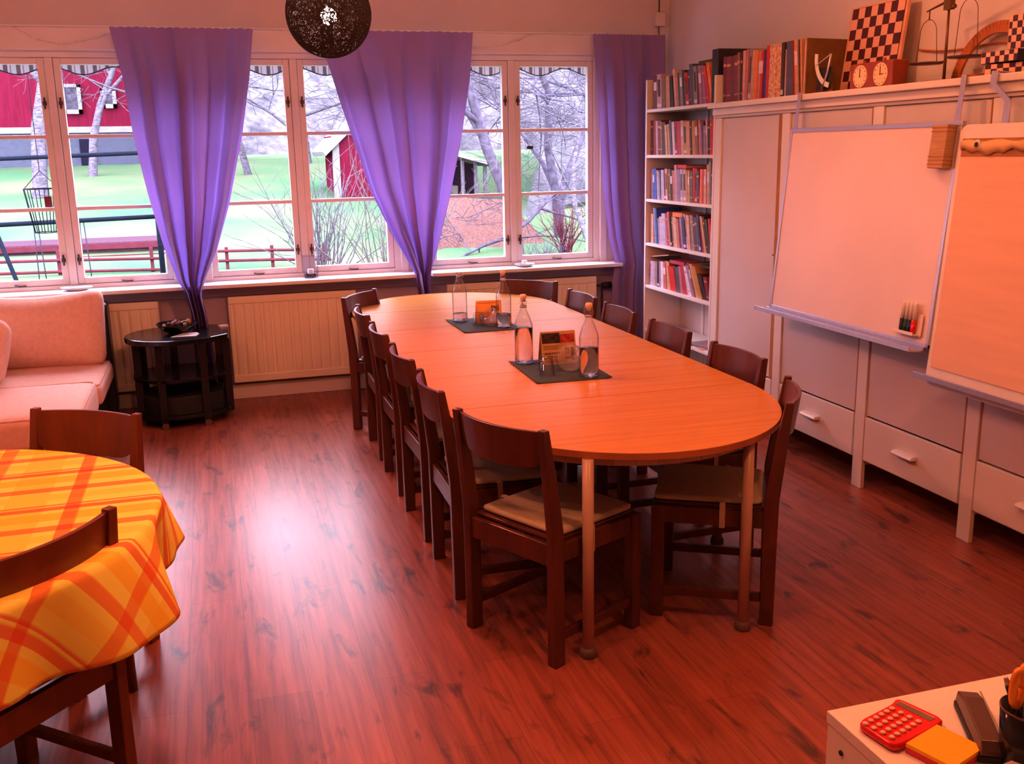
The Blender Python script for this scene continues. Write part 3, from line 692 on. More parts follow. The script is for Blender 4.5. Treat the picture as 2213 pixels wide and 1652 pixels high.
def book(yb, w, h, lean, ck, z, x0, dep, label, group, deco):
    """spine towards -x; yb = far edge at the base; lean shifts the top along +y"""
    key = 'bk_' + ck; t = min(.003, w * .18)
    sh = Matrix.Identity(4); sh[1][2] = (lean / h)
    b = MB(); w2 = w - .0012
    b.box(0, t, -w2, 0, 0, h, key)
    b.box(t, dep, -w2, -w2 + t, 0, h, key); b.box(t, dep, -t, 0, 0, h, key)
    b.box(t, dep - .004, -w2 + t, -t, .004, h - .005, 'pages')
    if deco == 1:
        b.box(-.0006, 0, -w2 * .92, -w2 * .08, h * .78, h * .84, 'bk_tn'); b.box(-.0006, 0, -w2 * .92, -w2 * .08, h * .15, h * .18, 'bk_tn')
    elif deco == 2:
        b.box(-.0006, 0, -w2 * .9, -w2 * .1, h * .55, h * .80, 'bk_wh')
    elif deco == 3:
        b.box(-.0006, 0, -w2 * .9, -w2 * .1, h * .05, h * .14, 'bk_wh'); b.box(-.0006, 0, -w2 * .75, -w2 * .25, h * .35, h * .85, 'bk_db')
    b.xform(sh)
    return b.build('book', loc=(x0, yb, z), label=label, cat='book', group=group)
random.seed(21)
for rk, row in ROWS.items():
    z, where = ROWINFO[rk]
    for i, (yb, w, h, lean, ck) in enumerate(row):
        # keep books between the side panels
        if rk != 'B':
            yb = min(yb, 6.63); w = min(w, yb - 5.662)
        else:
            yb = min(yb, 5.60)
        if w < .008: continue
        if i + 1 < len(row):
            nxt = min(row[i + 1][0], 6.63 if rk != 'B' else 5.60)
            w = min(w, yb - nxt) if yb - nxt > .006 else .006
        h = min(h, .285) if rk != 'F' else min(h, .25)
        if rk in 'BA': h = min(h, .31)
        ln = -lean * -1.0
        thick = 'thin' if w < .03 else ('thick' if w > .055 else 'narrow' if w < .04 else 'medium')
        lab = f"{thick} {COLORS[ck][0]} book, {ORD[i]} from the left on {where}"
        # each book leans by its own measured amount, never past its neighbour
        if i + 1 < len(row): pass
        book(yb, w, h, -ln, ck, z, CX + .028 + random.uniform(0, .006), .16 + random.uniform(0, .045), lab, GRP[rk], random.choice([0, 0, 0, 1, 1, 2, 3]) if w > .018 else 0)

def flatbook(cx, cy, z, lx, ly, h, ck, rz, label, tilt=0, name='book'):
    b = MB(); k = 'bk_' + ck
    b.box(-lx / 2, lx / 2, -ly / 2, ly / 2, 0, .003, k); b.box(-lx / 2, lx / 2, -ly / 2, ly / 2, h - .003, h, k)
    b.box(-lx / 2, -lx / 2 + .003, -ly / 2, ly / 2, .003, h - .003, k); b.box(-lx / 2 + .003, lx / 2 - .004, -ly / 2 + .004, ly / 2 - .004, .003, h - .003, 'pages')
    if tilt: b.xform(Matrix.Rotation(tilt, 4, 'X'))
    return b.build(name, loc=(cx, cy, z), rotz=rz, label=label, cat='book', group='books lying flat in the bookcase')
flatbook(3.11, 6.165, 1.325 + .215, .15, .17, .024, 'rd', 0, 'bright red book lying flat on the row of the third shelf')
flatbook(3.11, 6.20, 1.015 + .203, .15, .15, .03, 'og', 0, 'orange book lying flat on the row of the fourth shelf')
flatbook(3.12, 6.50, .71 + .215, .16, .33, .007, 'pt', 0, 'thin tan book lying sloped over the left end of the fifth shelf', R(-7))
flatbook(3.11, 6.195, .71 + .188, .15, .22, .022, 'cr', 0, 'crimson book lying flat over the red books on the fifth shelf', R(0))
flatbook(3.14, 5.78, .71 + .205, .20, .19, .016, 'bk', 0, 'black book lying flat at the right end of the fifth shelf', R(-2))
# tall dark books behind the top row
MB().box(0, .012, -.29, .29, 0, .30, 'bk_ol').box(.012, .028, -.285, .285, .004, .296, 'pages').box(.028, .031, -.29, .29, 0, .30, 'bk_ol').build('atlas', loc=(3.245, 6.06, 1.94), label='large dark atlas standing behind the row on the top shelf', cat='book')
b = MB().box(0, .25, -.075, -.071, 0, .315, 'bk_bk').box(0, .25, 0, .004, 0, .315, 'bk_bk').box(0, .004, -.071, 0, 0, .315, 'bk_bk').box(.004, .245, -.069, -.002, .005, .27, 'pages')
b.build('ring_binder', loc=(3.025, 5.735, 1.94), label='black ring binder at the right end of the top bookcase shelf', cat='binder')
# papers in the lower bay
random.seed(9)
for i, (x, y, rz, ck, lab) in enumerate([(3.13, 5.83, .2, 'gr', 'grey magazine lying on the lowest visible bookcase shelf, on top'), (3.12, 5.87, -.1, 'pt', 'pinkish magazine under the grey one on the lower bookcase shelf')]):
    MB().box(-.105, .105, -.14, .14, 0, .006, 'bk_' + ck).box(-.06, .06, -.05, .07, .006, .0065, 'bk_ro').build('magazine', loc=(x, y, .386 + (1 - i) * .0075), rotz=rz, label=lab, cat='magazine')
MB().tube([(3.10, 5.72, .70), (3.13, 5.80, .60), (3.20, 5.95, .40), (3.24, 5.99, .39)], .003, 'shade', 6).build('cable', label='thin dark cable hanging in the lower bay of the bookcase', cat='cable')

# ================================================================== cabinets
def cabinet(ya, yb, label, nbr):
    """unit spanning local 0..-(yb) along -y; far edge at ya"""
    L = ya - yb
    t = thing('cabinet', label, 'cabinet', (CX, ya, 0), group='white cabinets along the right wall')
    MB().box(0, .022, -.075, 0, 0, 1.845, 'cab').box(.022, .38, -.018, 0, .10, 1.845, 'cab').build('stile', t, bevel=.002)
    MB().box(.36, .375, -L, -.018, .14, 1.845, 'cabpanel').box(.02, .36, -L, -.018, .140, .155, 'cab').box(.02, .36, -L, -.018, 1.83, 1.845, 'cab').build('carcass', t)
    gw = .034 if nbr == 0 else .009
    d = MB().box(.010, .028, -L + gw, -.079, .378, 1.842, 'cabpanel').build('door', t, bevel=.002)
    MB().cyl((.008, -L + .05, 1.08), (.012, -L + .05, 1.08), .005, 'shade', 8).build('keyhole', d)
    MB().box(.018, .030, -.079, -.0765, .15, 1.842, 'gap').box(.004, .030, -L + .0005, -L + gw - .0005, .375, 1.842, 'gap').build('edge_strip', t)
    dr = MB().box(.002, .020, -L + .010, -.079, .150, .370, 'cab').build('drawer', t, bevel=.003)
    h = MB(); yc = -.079 - (L - .089) / 2 + .01
    pr = [(-.034, 0), (-.036, .006), (-.030, .014), (-.018, .018), (.002, .018), (.002, 0)]
    rings = [[Vector((px_, yy, .262 + pz)) for px_, pz in pr] for yy in (yc - .070, yc + .070)]
    h.loft(rings, 'white', smooth=False).build('handle', dr, bevel=.002)
    return t
cabinet(5.63, 4.885, 'tall white cabinet right beside the bookcase, behind the long table', 0)
cabinet(4.88, 4.105, 'white cabinet behind the left part of the whiteboard with a drawer at the bottom', 1)
cabinet(4.10, 3.352, 'white cabinet behind the right part of the whiteboard with a drawer at the bottom', 2)
cabinet(3.347, 2.58, 'white cabinet behind the flip chart, cut by the right edge of the photo', 3)
b = MB().box(-.045, .395, 2.3, 5.655, 1.902, 1.932, 'cab')
b.box(-.018, .02, 2.3, 5.64, 1.862, 1.902, 'cab').box(-.002, .02, 2.3, 5.63, 1.846, 1.862, 'cab')
b.xform(Matrix.Translation((0, -4.0, 0))).build('shelf_board', loc=(CX, 4.0, 0), label='long white top board with a moulded edge running over the cabinets', cat='shelf', bevel=.004)

# ---- whiteboard hung from the top edge, bottom leaning out
def board_frame(name, label, cat, pos, W, H, tilt, pen_tray=True):
    t = thing(name, label, cat, pos)
    return t
WBW, WBH = 1.235, .925
ang = math.asin(.085 / WBH)
t = thing('whiteboard', 'white magnetic whiteboard with aluminium frame hanging on hooks from the cabinet top', 'whiteboard', (2.935, 4.05, 1.755))
t.rotation_euler = (0, ang, 0)
W2 = WBW / 2
MB().box(-.004, .008, -W2 + .01, W2 - .01, -WBH + .01, -.01, 'board').build('surface', t)
MB().box(-.009, .012, -W2 - .008, W2 + .008, -.014, .006, 'alu').box(-.009, .012, -W2 - .008, -W2 + .010, -WBH, -.014, 'alu').box(-.009, .012, W2 - .010, W2 + .008, -WBH, -.014, 'alu').box(-.009, .012, -W2 - .008, W2 + .008, -WBH, -WBH + .016, 'alu').build('frame', t, bevel=.002)
b = MB().box(-.075, .0, -W2 + .02, W2 + .045, -WBH - .020, -WBH - .012, 'alu').box(-.079, -.070, -W2 + .02, W2 + .045, -WBH - .020, -WBH + .002, 'alu').box(-.006, .004, -W2 + .02, W2 + .045, -WBH - .02, -WBH, 'alu')
b.build('pen_tray', t, bevel=.0015)
for y in (W2 - .028, -W2 + .028):
    hk = MB()
    hk.box(-.006, -.002, y - .014, y + .014, -.01, .185, 'alu')
    hk.build('hook', t, bevel=.001)
# the two hooks fold over the cabinet top
for i, y in enumerate((4.62, 3.435)):
    pass

# flip chart
FH = 1.03; FW = .98
t2 = thing('flip_chart', 'white flip chart board with a paper pad, cut by the right edge of the photo', 'flip chart', (2.928, 3.425 - FW / 2, 1.745))
ang2 = math.asin(.08 / FH)
t2.rotation_euler = (0, ang2, 0)
def rrect(hw, h, r, n=6, cy=0):
    P = []
    for cx_, cz_, a0 in ((hw - r, -r, 0), (-hw + r, -r, 90), (-hw + r, -h + r, 180), (hw - r, -h + r, 270)):
        for k in range(n + 1):
            a = R(a0 + 90 * k / n); P.append((cx_ + r * math.cos(a), cz_ + r * math.sin(a)))
    return P
def yzplate(P, x0, x1, key, b=None):
    b = b or MB()
    b.loft([[Vector((x, y, z)) for y, z in P] for x in (x0, x1)], key, smooth=False); return b
yzplate(rrect(FW / 2, FH + .035, .04), -.006, .012, 'white').build('board', t2, bevel=.002)
MB().box(-.012, -.0065, -FW / 2 + .035, FW / 2 - .028, -FH + .045, -.115, 'pad').build('paper_pad', t2, bevel=.001)
# clamp strap with crumpled torn strip
rings = []
for k in range(41):
    y = FW / 2 - .030 - (FW - .06) * k / 40
    z0 = -.063 + .004 * math.sin(k * .9); z1 = -.108 + .008 * math.sin(k * .55 + 1) + .006 * math.sin(k * 1.7)
    x = -.016 - .006 * math.sin(k * .7) ** 2
    rings.append([Vector((x, y, z0)), Vector((x - .008, y, (z0 + z1) / 2 + .006)), Vector((x - .002, y, z1)), Vector((-.0125, y, z1 + .004)), Vector((-.0125, y, z0 - .002))])
MB().loft(rings, 'strap', smooth=True).box(-.0135, -.007, -FW / 2 + .035, FW / 2 - .03, -.125, -.055, 'gap').build('strap', t2)
MB().cyl((-.028, FW / 2 - .125, -.075), (-.016, FW / 2 - .125, -.075), .014, 'white', 16).cyl((-.030, FW / 2 - .125, -.080), (-.027, FW / 2 - .125, -.080), .010, 'blackm', 12).build('knob', t2)
b = MB().box(-.055, -.006, -FW / 2, FW / 2 + .02, -FH - .004, .004 - FH, 'alu').box(-.060, -.052, -FW / 2, FW / 2 + .02, -FH - .006, -FH + .018, 'alu')
b.build('pen_tray', t2, bevel=.0015)
hb = MB(); y0 = 3.295 - (3.425 - FW / 2); y1 = 3.205 - (3.425 - FW / 2)
hb.box(.006, .075, y0 - .017, y0 + .017, .196, .200, 'alu').box(.004, .008, y0 - .017, y0 + .017, .150, .200, 'alu').box(.004, .008, y1 - .017, y1 + .017, -.01, .082, 'alu')
hb._add([(x, y, z) for x in (.004, .008) for y, z in ((y0 - .017, .152), (y0 + .017, .152), (y1 + .017, .080), (y1 - .017, .080))], [(0, 1, 2, 3), (7, 6, 5, 4), (0, 4, 5, 1), (1, 5, 6, 2), (2, 6, 7, 3), (3, 7, 4, 0)], 'alu')
hb.build('hook', t2)

# eraser and magnets, marker holder with four pens on the whiteboard
def wb(yl, zl, xo=-.010):
    """point on the whiteboard's face: yl from its centre, zl down from its top"""
    m = Matrix.Translation((2.935, 4.05, 1.755)) @ Matrix.Rotation(ang, 4, 'Y')
    return m @ Vector((xo, yl, zl))
p = wb(-W2 + .062, -.085)
e = thing('board_eraser', 'ribbed tan eraser block stuck in the upper right corner of the whiteboard', 'eraser', p); e.rotation_euler = (0, ang, 0)
MB().box(-.045, 0, -.045, .045, -.10, .075, 'eraser').build('block', e, bevel=.003)
b = MB()
for z in (-.085, -.07, -.055, .045, .06): b.box(-.0465, -.001, -.0462, .0462, z, z + .004, 'gap')
b.build('rib', e)
for i, (yy, zz, lab) in enumerate(((.075, .055, 'highest'), (.062, .018, 'middle'), (.055, -.012, 'lowest'))):
    q = wb(-W2 + .062 + yy, -.085 + zz)
    mg = MB().lathe([(.001, .012), (.013, .011), (.016, .006), (.016, 0), (.001, 0)], 'white', n=18).xform(Matrix.Rotation(R(-90), 4, 'Y')).build('magnet', loc=q, label=f'{lab} of the white round magnets left of the tan eraser', cat='magnet', group='round white magnets')
    mg.rotation_euler = (0, ang, 0)
p = wb(-W2 + .115, -WBH + .075)
h = thing('marker_holder', 'white clip holder for pens near the lower right corner of the whiteboard', 'pen holder', p); h.rotation_euler = (0, ang, 0)
MB().box(-.004, 0, -.075, .085, -.035, .06, 'board').box(-.034, -.004, -.062, .075, -.032, -.026, 'white').box(-.036, -.033, -.062, .075, -.032, -.018, 'white').build('tray', h, bevel=.001)
for i, (ck, lab) in enumerate((('blackm', 'black'), ('mk_gn', 'green'), ('mk_bl', 'blue'), ('red', 'red'))):
    if ck == 'mk_gn': M[ck] = mat('dark green cap', (.012, .06, .03), .35)
    if ck == 'mk_bl': M[ck] = mat('dark blue cap', (.015, .02, .12), .35)
    q = wb(-W2 + .115 + .036 - i * .0245, -WBH + .075 - .024, -.027)
    mk = thing('marker_pen', f'white marker pen with {lab} cap standing cap down in the whiteboard holder', 'marker', q, group='marker pens in the holder'); mk.rotation_euler = (0, ang, 0)
    MB().lathe([(.0085, 0), (.0105, .004), (.0105, .055), (.001, .055)], ck, n=14).build('cap', mk)
    MB().lathe([(.009, .052), (.0092, .12), (.0085, .128), (.005, .131), (.001, .131)], 'white', n=14).build('barrel', mk)

# ================================================================== on top of the cabinets
TZ = 1.932
b = MB().box(0, .255, -.008, .0, 0, .285, 'bk_oc').box(.004, .25, 0, .006, .004, .281, 'pages').box(0, .255, .006, .014, 0, .285, 'bk_oc')
M['bk_album'] = mat('olive brown album cover', (.20, .10, .025), .45, var=.2, scale=14)
b = MB().box(0, .27, -.024, -.018, 0, .285, 'bk_album').box(.006, .264, -.018, -.004, .004, .281, 'pages').box(0, .27, -.004, 0, 0, .285, 'bk_album').box(0, .006, -.018, -.004, 0, .285, 'bk_tn')
b.build('album', loc=(3.035, 4.755, TZ), rotz=R(8), label='large olive brown album whose cover faces out at the end of the cabinet books', cat='book')
# letter scale (quadrant)
t = thing('letter_scale', 'pendulum letter scale with a pale curved dial standing before the olive album', 'letter scale', (3.06, 4.61, TZ))
t.rotation_euler = (0, 0, R(0))
MB().box(-.03, .03, -.055, .05, 0, .008, 'dkgrey').box(-.006, .006, -.008, .012, .008, .04, 'dkgrey').build('base', t, bevel=.002)
b = MB()
arc = []
ro, ri = .155, .130; cy, cz = -.075, .18
P1 = []
for k in range(21):
    a = R(172 + 88 * k / 20); P1.append((a,))
out = [(cy - ro * math.cos(a[0]) * 1, cz + ro * math.sin(a[0])) for a in P1]; inn = [(cy - ri * math.cos(a[0]) * 1, cz + ri * math.sin(a[0])) for a in P1]
b.loft([[Vector((xx, y, z)) for xx in (-.002, .002)] + [Vector((xx, y2, z2)) for xx in (.002, -.002)] for (y, z), (y2, z2) in zip(out, inn)], 'white', smooth=False)
b.build('dial', t)
MB().tube([(0, 0, .03), (0, -.035, .10), (0, -.06, .19)], .006, 'alu', 6).tube([(0, -.06, .19), (0, .075, .14)], .003, 'alu', 6).build('arm', t)
MB().box(.012, .016, -.055, .075, .02, .13, 'shade').build('counterweight', t)
# chess board leaning against the wall
t = thing('chess_board', 'large wooden chess board leaning against the wall behind the double clock', 'chess board', (3.262, 4.535, TZ))
t.rotation_euler = (0, R(7), 0)
bw, bh = .215, .42
MB().box(0, .016, -bw - .012, bw + .012, 0, bh + .022, 'bframe').box(-.0015, 0, -bw + .004, bw - .004, .012, .012 + bh, 'shade').build('frame', t, bevel=.002)
MB().box(-.003, -.0015, -.208, .208, 0, .416, 'chk').build('squares', t, loc=(0, 0, .014))
# double clock
t = thing('chess_clock', 'reddish wooden double clock with two round cream dials on the cabinet top', 'clock', (3.055, 4.22, TZ))
MB().box(0, .085, -.165, .155, 0, .122, 'cwood').box(-.004, .09, -.170, .160, 0, .008, 'cwood').build('case', t, bevel=.004)
for y in (.072, -.082):
    d = MB().cyl((-.004, y, .062), (.001, y, .062), .052, 'dial', 32).build('dial', t)
    b = MB()
    for k in range(12):
        a = R(30 * k); b.box(-.0052, -.0042, y + .043 * math.sin(a) - .0022, y + .043 * math.sin(a) + .0022, .062 + .043 * math.cos(a) - .0022, .062 + .043 * math.cos(a) + .0022, 'ink')
    b.build('hour_mark', d)
    b = MB().box(-.0062, -.0045, y - .0018, y + .0018, .060, .062 + .036, 'ink')
    b.box(-.0062, -.0045, y - (.001 if y > 0 else .024), y + .001, .0605, .0635, 'ink').cyl((-.0065, y, .062), (-.004, y, .062), .004, 'ink', 10)
    b.build('hands', d)
MB().cyl((.02, .07, .12), (.02, .07, .135), .006, 'cwood', 8).cyl((.02, -.08, .12), (.02, -.08, .135), .006, 'cwood', 8).build('button', t)
# balance scale
t = thing('balance_scale', 'old balance scale with two hanging pans on thin wires', 'scale', (3.20, 3.885, TZ))
MB().box(-.05, .05, -.09, .09, 0, .018, 'cwood').build('base', t, bevel=.003)
MB().tube([(0, 0, .018), (0, 0, .35)], [.007, .005], 'brass', 8).box(-.012, .012, -.022, .022, .315, .36, 'brass').cyl((-.005, -.045, .325), (-.005, -.02, .325), .009, 'brass', 10).build('pillar', t)
beam = MB(); beam.tube([(0, .145, .325), (0, 0, .355), (0, -.145, .395)], [.003, .007, .003], 'brass', 6).build('beam', t)
for s, zt_ in ((1, .318), (-1, .375)):
    yc = .125 * s; zp = .092 if s > 0 else .100
    pn = MB().lathe([(.001, 0), (.070, .002), (.078, .010), (.076, .010), (.068, .005), (.001, .004)], 'pan', (0, yc, zp), 28).build('pan', t)
    bow = []
    top = zt_ - .03
    for k in range(17):
        a = PI * k / 16; bow.append((0, yc + .055 * math.cos(a), top - .06 + .06 * math.sin(a)))
    pts = [(0, yc + .070, zp + .01)] + bow + [(0, yc - .070, zp + .01)]
    MB().tube(pts, .0016, 'brass', 5).tube([(0, yc, top), (0, yc, zt_ + .008)], .003, 'brass', 5).build('bow', pn)
MB().tube([(.03, .035, .018), (.03, .035, .34)], .0015, 'brass', 5).tube([(-.03, .06, .095), (.0, .0, .10)], .002, 'brass', 5).build('rod', t)
# board protractor
t = thing('board_protractor', 'large orange plywood protractor standing on the cabinet top behind the scale', 'protractor', (3.30, 3.72, TZ))
t.rotation_euler = (0, R(8), 0)
b = MB(); n = 40; ro, ri = .245, .195
ang_ = [PI * k / n for k in range(n + 1)]
b.loft([[Vector((x, r * math.cos(a), .012 + r * math.sin(a))) for x, r in ((0, ro), (.012, ro), (.012, ri), (0, ri))] for a in ang_], 'pwood', smooth=False)
b.build('arc', t)
MB().box(0, .012, -ro, ro, 0, .04, 'pwood').build('base_bar', t, bevel=.001)
b = MB()
for k in range(1, 36):
    a = PI * k / 36; r0, r1 = (.212, .240)
    b.loft([[Vector((-.0008, r * math.cos(a) + s * .0008 * math.sin(a), .012 + r * math.sin(a) - s * .0008 * math.cos(a))) for s in (-1, 1)] + [Vector((-.0002, r * math.cos(a) + s * .0008 * math.sin(a), .012 + r * math.sin(a) - s * .0008 * math.cos(a))) for s in (1, -1)] for r in (r0 + (.012 if k % 6 else 0), r1)], 'ink', smooth=False)
b.build('scale_mark', t)
# small chess boxes
t = thing('chess_box', 'small folded chess box standing upright behind, at the right end of the cabinet top', 'chess box', (3.12, 3.335, TZ))
MB().box(0, .03, -.11, .10, .0, .235, 'bframe').build('box', t, bevel=.002)
MB().box(-.002, 0, -.104, .094, .004, .231, 'chks').build('squares', t)
for i, (z, y, rz, lab) in enumerate(((0, 3.38, .25, 'lower'), (.048, 3.41, -.05, 'upper'))):
    t = thing('chess_box', f'{lab} of two small checkered boxes stacked flat at the right end of the cabinet top', 'chess box', (3.055, y, TZ + z), rz)
    MB().box(-.03, .03, -.15, .055, 0, .044, 'blackm').build('box', t, bevel=.002)
    MB().box(-.032, -.030, -.148, .053, .002, .043, 'chks').box(-.028, .028, .055, .057, .002, .043, 'chks').build('squares', t)
MB().tube(catmull([(3.385, 4.30, 2.12), (3.385, 4.15, 2.10), (3.385, 4.0, 2.095), (3.385, 3.8, 2.10), (3.385, 3.6, 2.09), (3.385, 3.45, 2.075), (3.385, 2.9, 2.085)], 8), .005, 'shade2' if 'shade2' in M else 'pwood', 6).build('wall_cable', label='orange brown cable running along the wall behind the scale', cat='cable')

# ================================================================== long table
T = thing('conference_table', 'long round-ended beech table on beige legs, laid with bottles', 'table', (1.435, 4.79, 0), 0)
TT = .725; HWX = .645
J = [-1.23, -.68, -.07, .57, 1.23]
def halfellipse(y0, ry, s):
    P = []
    for k in range(41):
        a = PI * k / 40
        cx_, sy_ = math.cos(a), math.sin(a)
        P.append((HWX * cx_ , y0 + s * ry * sy_))
    return P if s > 0 else P[::-1]
g = .0012
leafs = [halfellipse(J[0] - g, .775, -1)]
for a, c in zip(J, J[1:]): leafs.append([(-HWX, a + g), (HWX, a + g), (HWX, c - g), (-HWX, c - g)])
leafs.append(halfellipse(J[-1] + g, .70, 1))
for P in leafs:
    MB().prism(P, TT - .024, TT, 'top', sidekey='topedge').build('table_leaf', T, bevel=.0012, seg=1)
b = MB()
b.box(-.60, -.575, -1.5, 1.5, .655, .70, 'legmetal').box(.575, .60, -1.5, 1.5, .655, .70, 'legmetal')
for y in (-1.26, -.1, .62, 1.24): b.box(-.575, .575, y - .012, y + .012, .655, .70, 'legmetal')
for s, y0, ry in ((-1, -1.26, .70), (1, 1.24, .64)):
    pts = [(-.575 * math.cos(PI * k / 24) * 1.0, y0 + s * ry * .93 * math.sin(PI * k / 24), .678) for k in range(25)]
    for p, q in zip(pts, pts[1:]):
        p = Vector(p); q = Vector(q); d = (q - p).normalized(); nn = Vector((-d.y, d.x, 0)) * .010
        b.loft([[v + nn + Vector((0, 0, .022)), v - nn + Vector((0, 0, .022)), v - nn - Vector((0, 0, .022)), v + nn - Vector((0, 0, .022))] for v in (p, q)], 'legmetal', smooth=False)
b.build('apron', T)
for x, y in ((-.325, -1.905), (.265, -1.90), (-.56, -1.16), (.56, -1.16), (-.56, .0), (.56, .0), (-.56, 1.16), (.56, 1.16), (-.30, 1.80), (.30, 1.80)):
    l = MB().cyl((x, y, .03), (x, y, .70), .0195, 'legmetal', 18).build('leg', T)
    MB().lathe([(.026, 0), (.028, .004), (.028, .022), (.021, .034), (.019, .034)], 'foot', (x, y, 0), 18).build('foot_cap', l)

# ================================================================== chairs
def make_chair(wk, ck, label, group, cushion=True, blo=.685):
    t = thing('dining_chair', label, 'chair', (0, 0, 0), 0, group)
    for s in (-1, 1):
        x = s * .205
        prof = [(0, -.205, .024, .020), (.30, -.205, .026, .0165), (.47, -.207, .026, .0165), (.64, -.228, .022, .0155), (.826, -.255, .014, .014)]
        rings = [[Vector((x - w_, y - d_, z)), Vector((x + w_, y - d_, z)), Vector((x + w_, y + d_, z)), Vector((x - w_, y + d_, z))] for z, y, d_, w_ in prof]
        MB().loft(rings, wk, smooth=False).build('rear_leg', t, bevel=.004)
        MB().box(s * .205 - .021, s * .205 + .021, .165, .210, 0, .432, wk).build('front_leg', t, bevel=.004)
        MB().box(s * .205 - .010, s * .205 + .010, -.18, .17, .085, .118, wk).build('stretcher', t, bevel=.003)
        MB().box(s * .205 - .012, s * .205 + .012, -.185, .168, .365, .428, wk).build('side_rail', t, bevel=.002)
    MB().box(-.19, .19, -.222, -.200, .352, .428, wk).build('rear_rail', t, bevel=.003)
    MB().box(-.186, .186, .178, .200, .370, .428, wk).build('front_rail', t, bevel=.003)
    MB().box(-.197, .197, -.195, .205, .428, .440, wk).build('seat', t, bevel=.003)
    # curved back panel, bulging to the rear, lower edge rounded up at the posts
    n = 32; inner = []; rings = []
    for k in range(n + 1):
        u = -1 + 2 * k / n; x = .193 * u
        bul = .040 * (1 - u * u)
        lo = blo + .040 * abs(u) ** 6
        yb = lambda z: -.226 - .145 * (z - .64) * 1.0 - bul
        hi = .818
        rings.append([Vector((x, yb(lo) - .007, lo)), Vector((x, yb(hi) - .007, hi)), Vector((x, yb(hi) + .007, hi)), Vector((x, yb(lo) + .007, lo))])
    b = MB(); b.loft(rings, wk, smooth=False); b.build('backrest', t, bevel=.002)
    if cushion:
        P = [(-.19, -.175), (.19, -.175), (.195, .205), (-.195, .205)]
        rr = []
        for z, e in ((.441, .010), (.445, 0), (.455, 0), (.462, .012)):
            rr.append([Vector((x * (1 - e / .19), .015 + (y - .015) * (1 - e / .19), z)) for x, y in rounded(P, .03)])
        cu = MB(); cu.loft(rr, ck, smooth=True); cu = cu.build('seat_cushion', t)
        MB().box(-.2205, -.2185, -.05, -.03, .36, .452, ck).box(.2185, .2205, -.05, -.03, .36, .452, ck).box(-.2205, -.185, -.05, -.03, .450, .454, ck).box(.185, .2205, -.05, -.03, .450, .454, ck).build('tie_strap', cu)
    return t
def rounded(P, r, n=4):
    out = []
    L = len(P)
    for i in range(L):
        p0, p, p1 = Vector(P[i - 1]), Vector(P[i]), Vector(P[(i + 1) % L])
        a = p + (p0 - p).normalized() * r; c = p + (p1 - p).normalized() * r
        for k in range(n + 1):
            t = k / n; q = a * (1 - t) ** 2 + p * 2 * t * (1 - t) + c * t * t
            out.append((q.x, q.y))
    return out
def chair_pose(rcx, rcy, deg):
    """rear-centre point and facing direction -> loc, rotz"""
    a = R(deg); return (rcx + .205 * math.cos(a), rcy + .205 * math.sin(a), 0), a - PI / 2
G1 = 'dark wooden chairs around the long table'
spots = [
 (.895, 3.045, 27, 'dark wooden chair at the near left corner of the long table, seen from behind'),
 (.812, 3.675, -1, 'first dark chair along the left side of the long table after the near corner one'),
 (.815, 4.285, 1, 'second dark chair along the left side of the long table after the near corner one'),
 (.818, 4.92, 0, 'third dark chair along the left side of the long table after the near corner one'),
 (.830, 5.545, -1, 'fourth dark chair along the left side of the long table after the near corner one'),
 (.905, 6.20, -36, 'dark chair at the far left corner of the long table by the radiator'),
 (1.905, 3.075, 149, 'dark chair at the near right corner of the long table beside the cabinets'),
 (2.085, 3.75, 181, 'first dark chair along the right side of the long table, before the tall cabinet'),
 (2.085, 4.42, 180, 'second dark chair along the right side of the long table, before the bookcase bottom'),
 (2.085, 5.05, 179, 'third dark chair along the right side of the long table'),
 (2.09, 5.65, 181, 'fourth dark chair along the right side of the long table, near the right radiator'),
 (2.0, 6.36, 222, 'dark chair at the far right corner of the long table'),
]
ch = None
for i, (x, y, a, lab) in enumerate(spots):
    l, rz = chair_pose(x, y, a)
    if ch is None:
        ch = make_chair('dwood', 'cream', lab, G1); ch.location = l; ch.rotation_euler.z = rz
    else:
        dup(ch, l, rz, lab)
G2 = 'reddish brown chairs at the round table'
oc = make_chair('owood', 'blackm', 'reddish brown chair in the left foreground with its back to the camera', G2, blo=.662)
l, rz = chair_pose(-.475, 2.44, 138); oc.location = l; oc.rotation_euler.z = rz
l, rz = chair_pose(-.495, 3.60, 238)
dup(oc, l, rz, 'reddish brown chair beyond the plaid tablecloth in front of the sofa')

# ================================================================== round table and cloth
rt = thing('round_table', 'round wooden table hidden under the orange plaid cloth', 'table', (-.975, 2.865, 0))
MB().lathe([(.001, .700), (.758, .700), (.765, .705), (.765, .720), (.758, .724), (.001, .724)], 'owood', n=64).build('tabletop', rt)
b = MB()
ring = lambda r, z0, z1: b.loft([[Vector((rr * math.cos(2 * PI * j / 48), rr * math.sin(2 * PI * j / 48), z)) for j in range(48)] for rr, z in ((r, z0), (r, z1), (r - .02, z1), (r - .02, z0), (r, z0))], 'owood', cap=False)
ring(.62, .64, .70); b.build('apron', rt)
for a in (25.5, 115.5, 205.5, 295.5):
    x, y = .66 * math.cos(R(a)), .66 * math.sin(R(a))
    MB().tube([(x * 1.02, y * 1.02, 0), (x, y, .70)], [.020, .026], 'owood', 16).build('leg', rt)
random.seed(12)
b = MB(); nA = 288; rows = []; flat = []
def hem(th):
    # corners of a square cloth hang lower
    c = abs(math.cos(2 * (th - R(62)))) ** 3
    return .500 - .012 * c + .010 * math.sin(5 * th + 1)
def fold(th, k):
    return k * (.040 * math.cos(8 * (th - R(20)) + .35 * math.sin(3 * th)) + .013 * math.sin(19 * th + .5))
RS = [0, .15, .3, .45, .6, .7, .745, .765, .775]
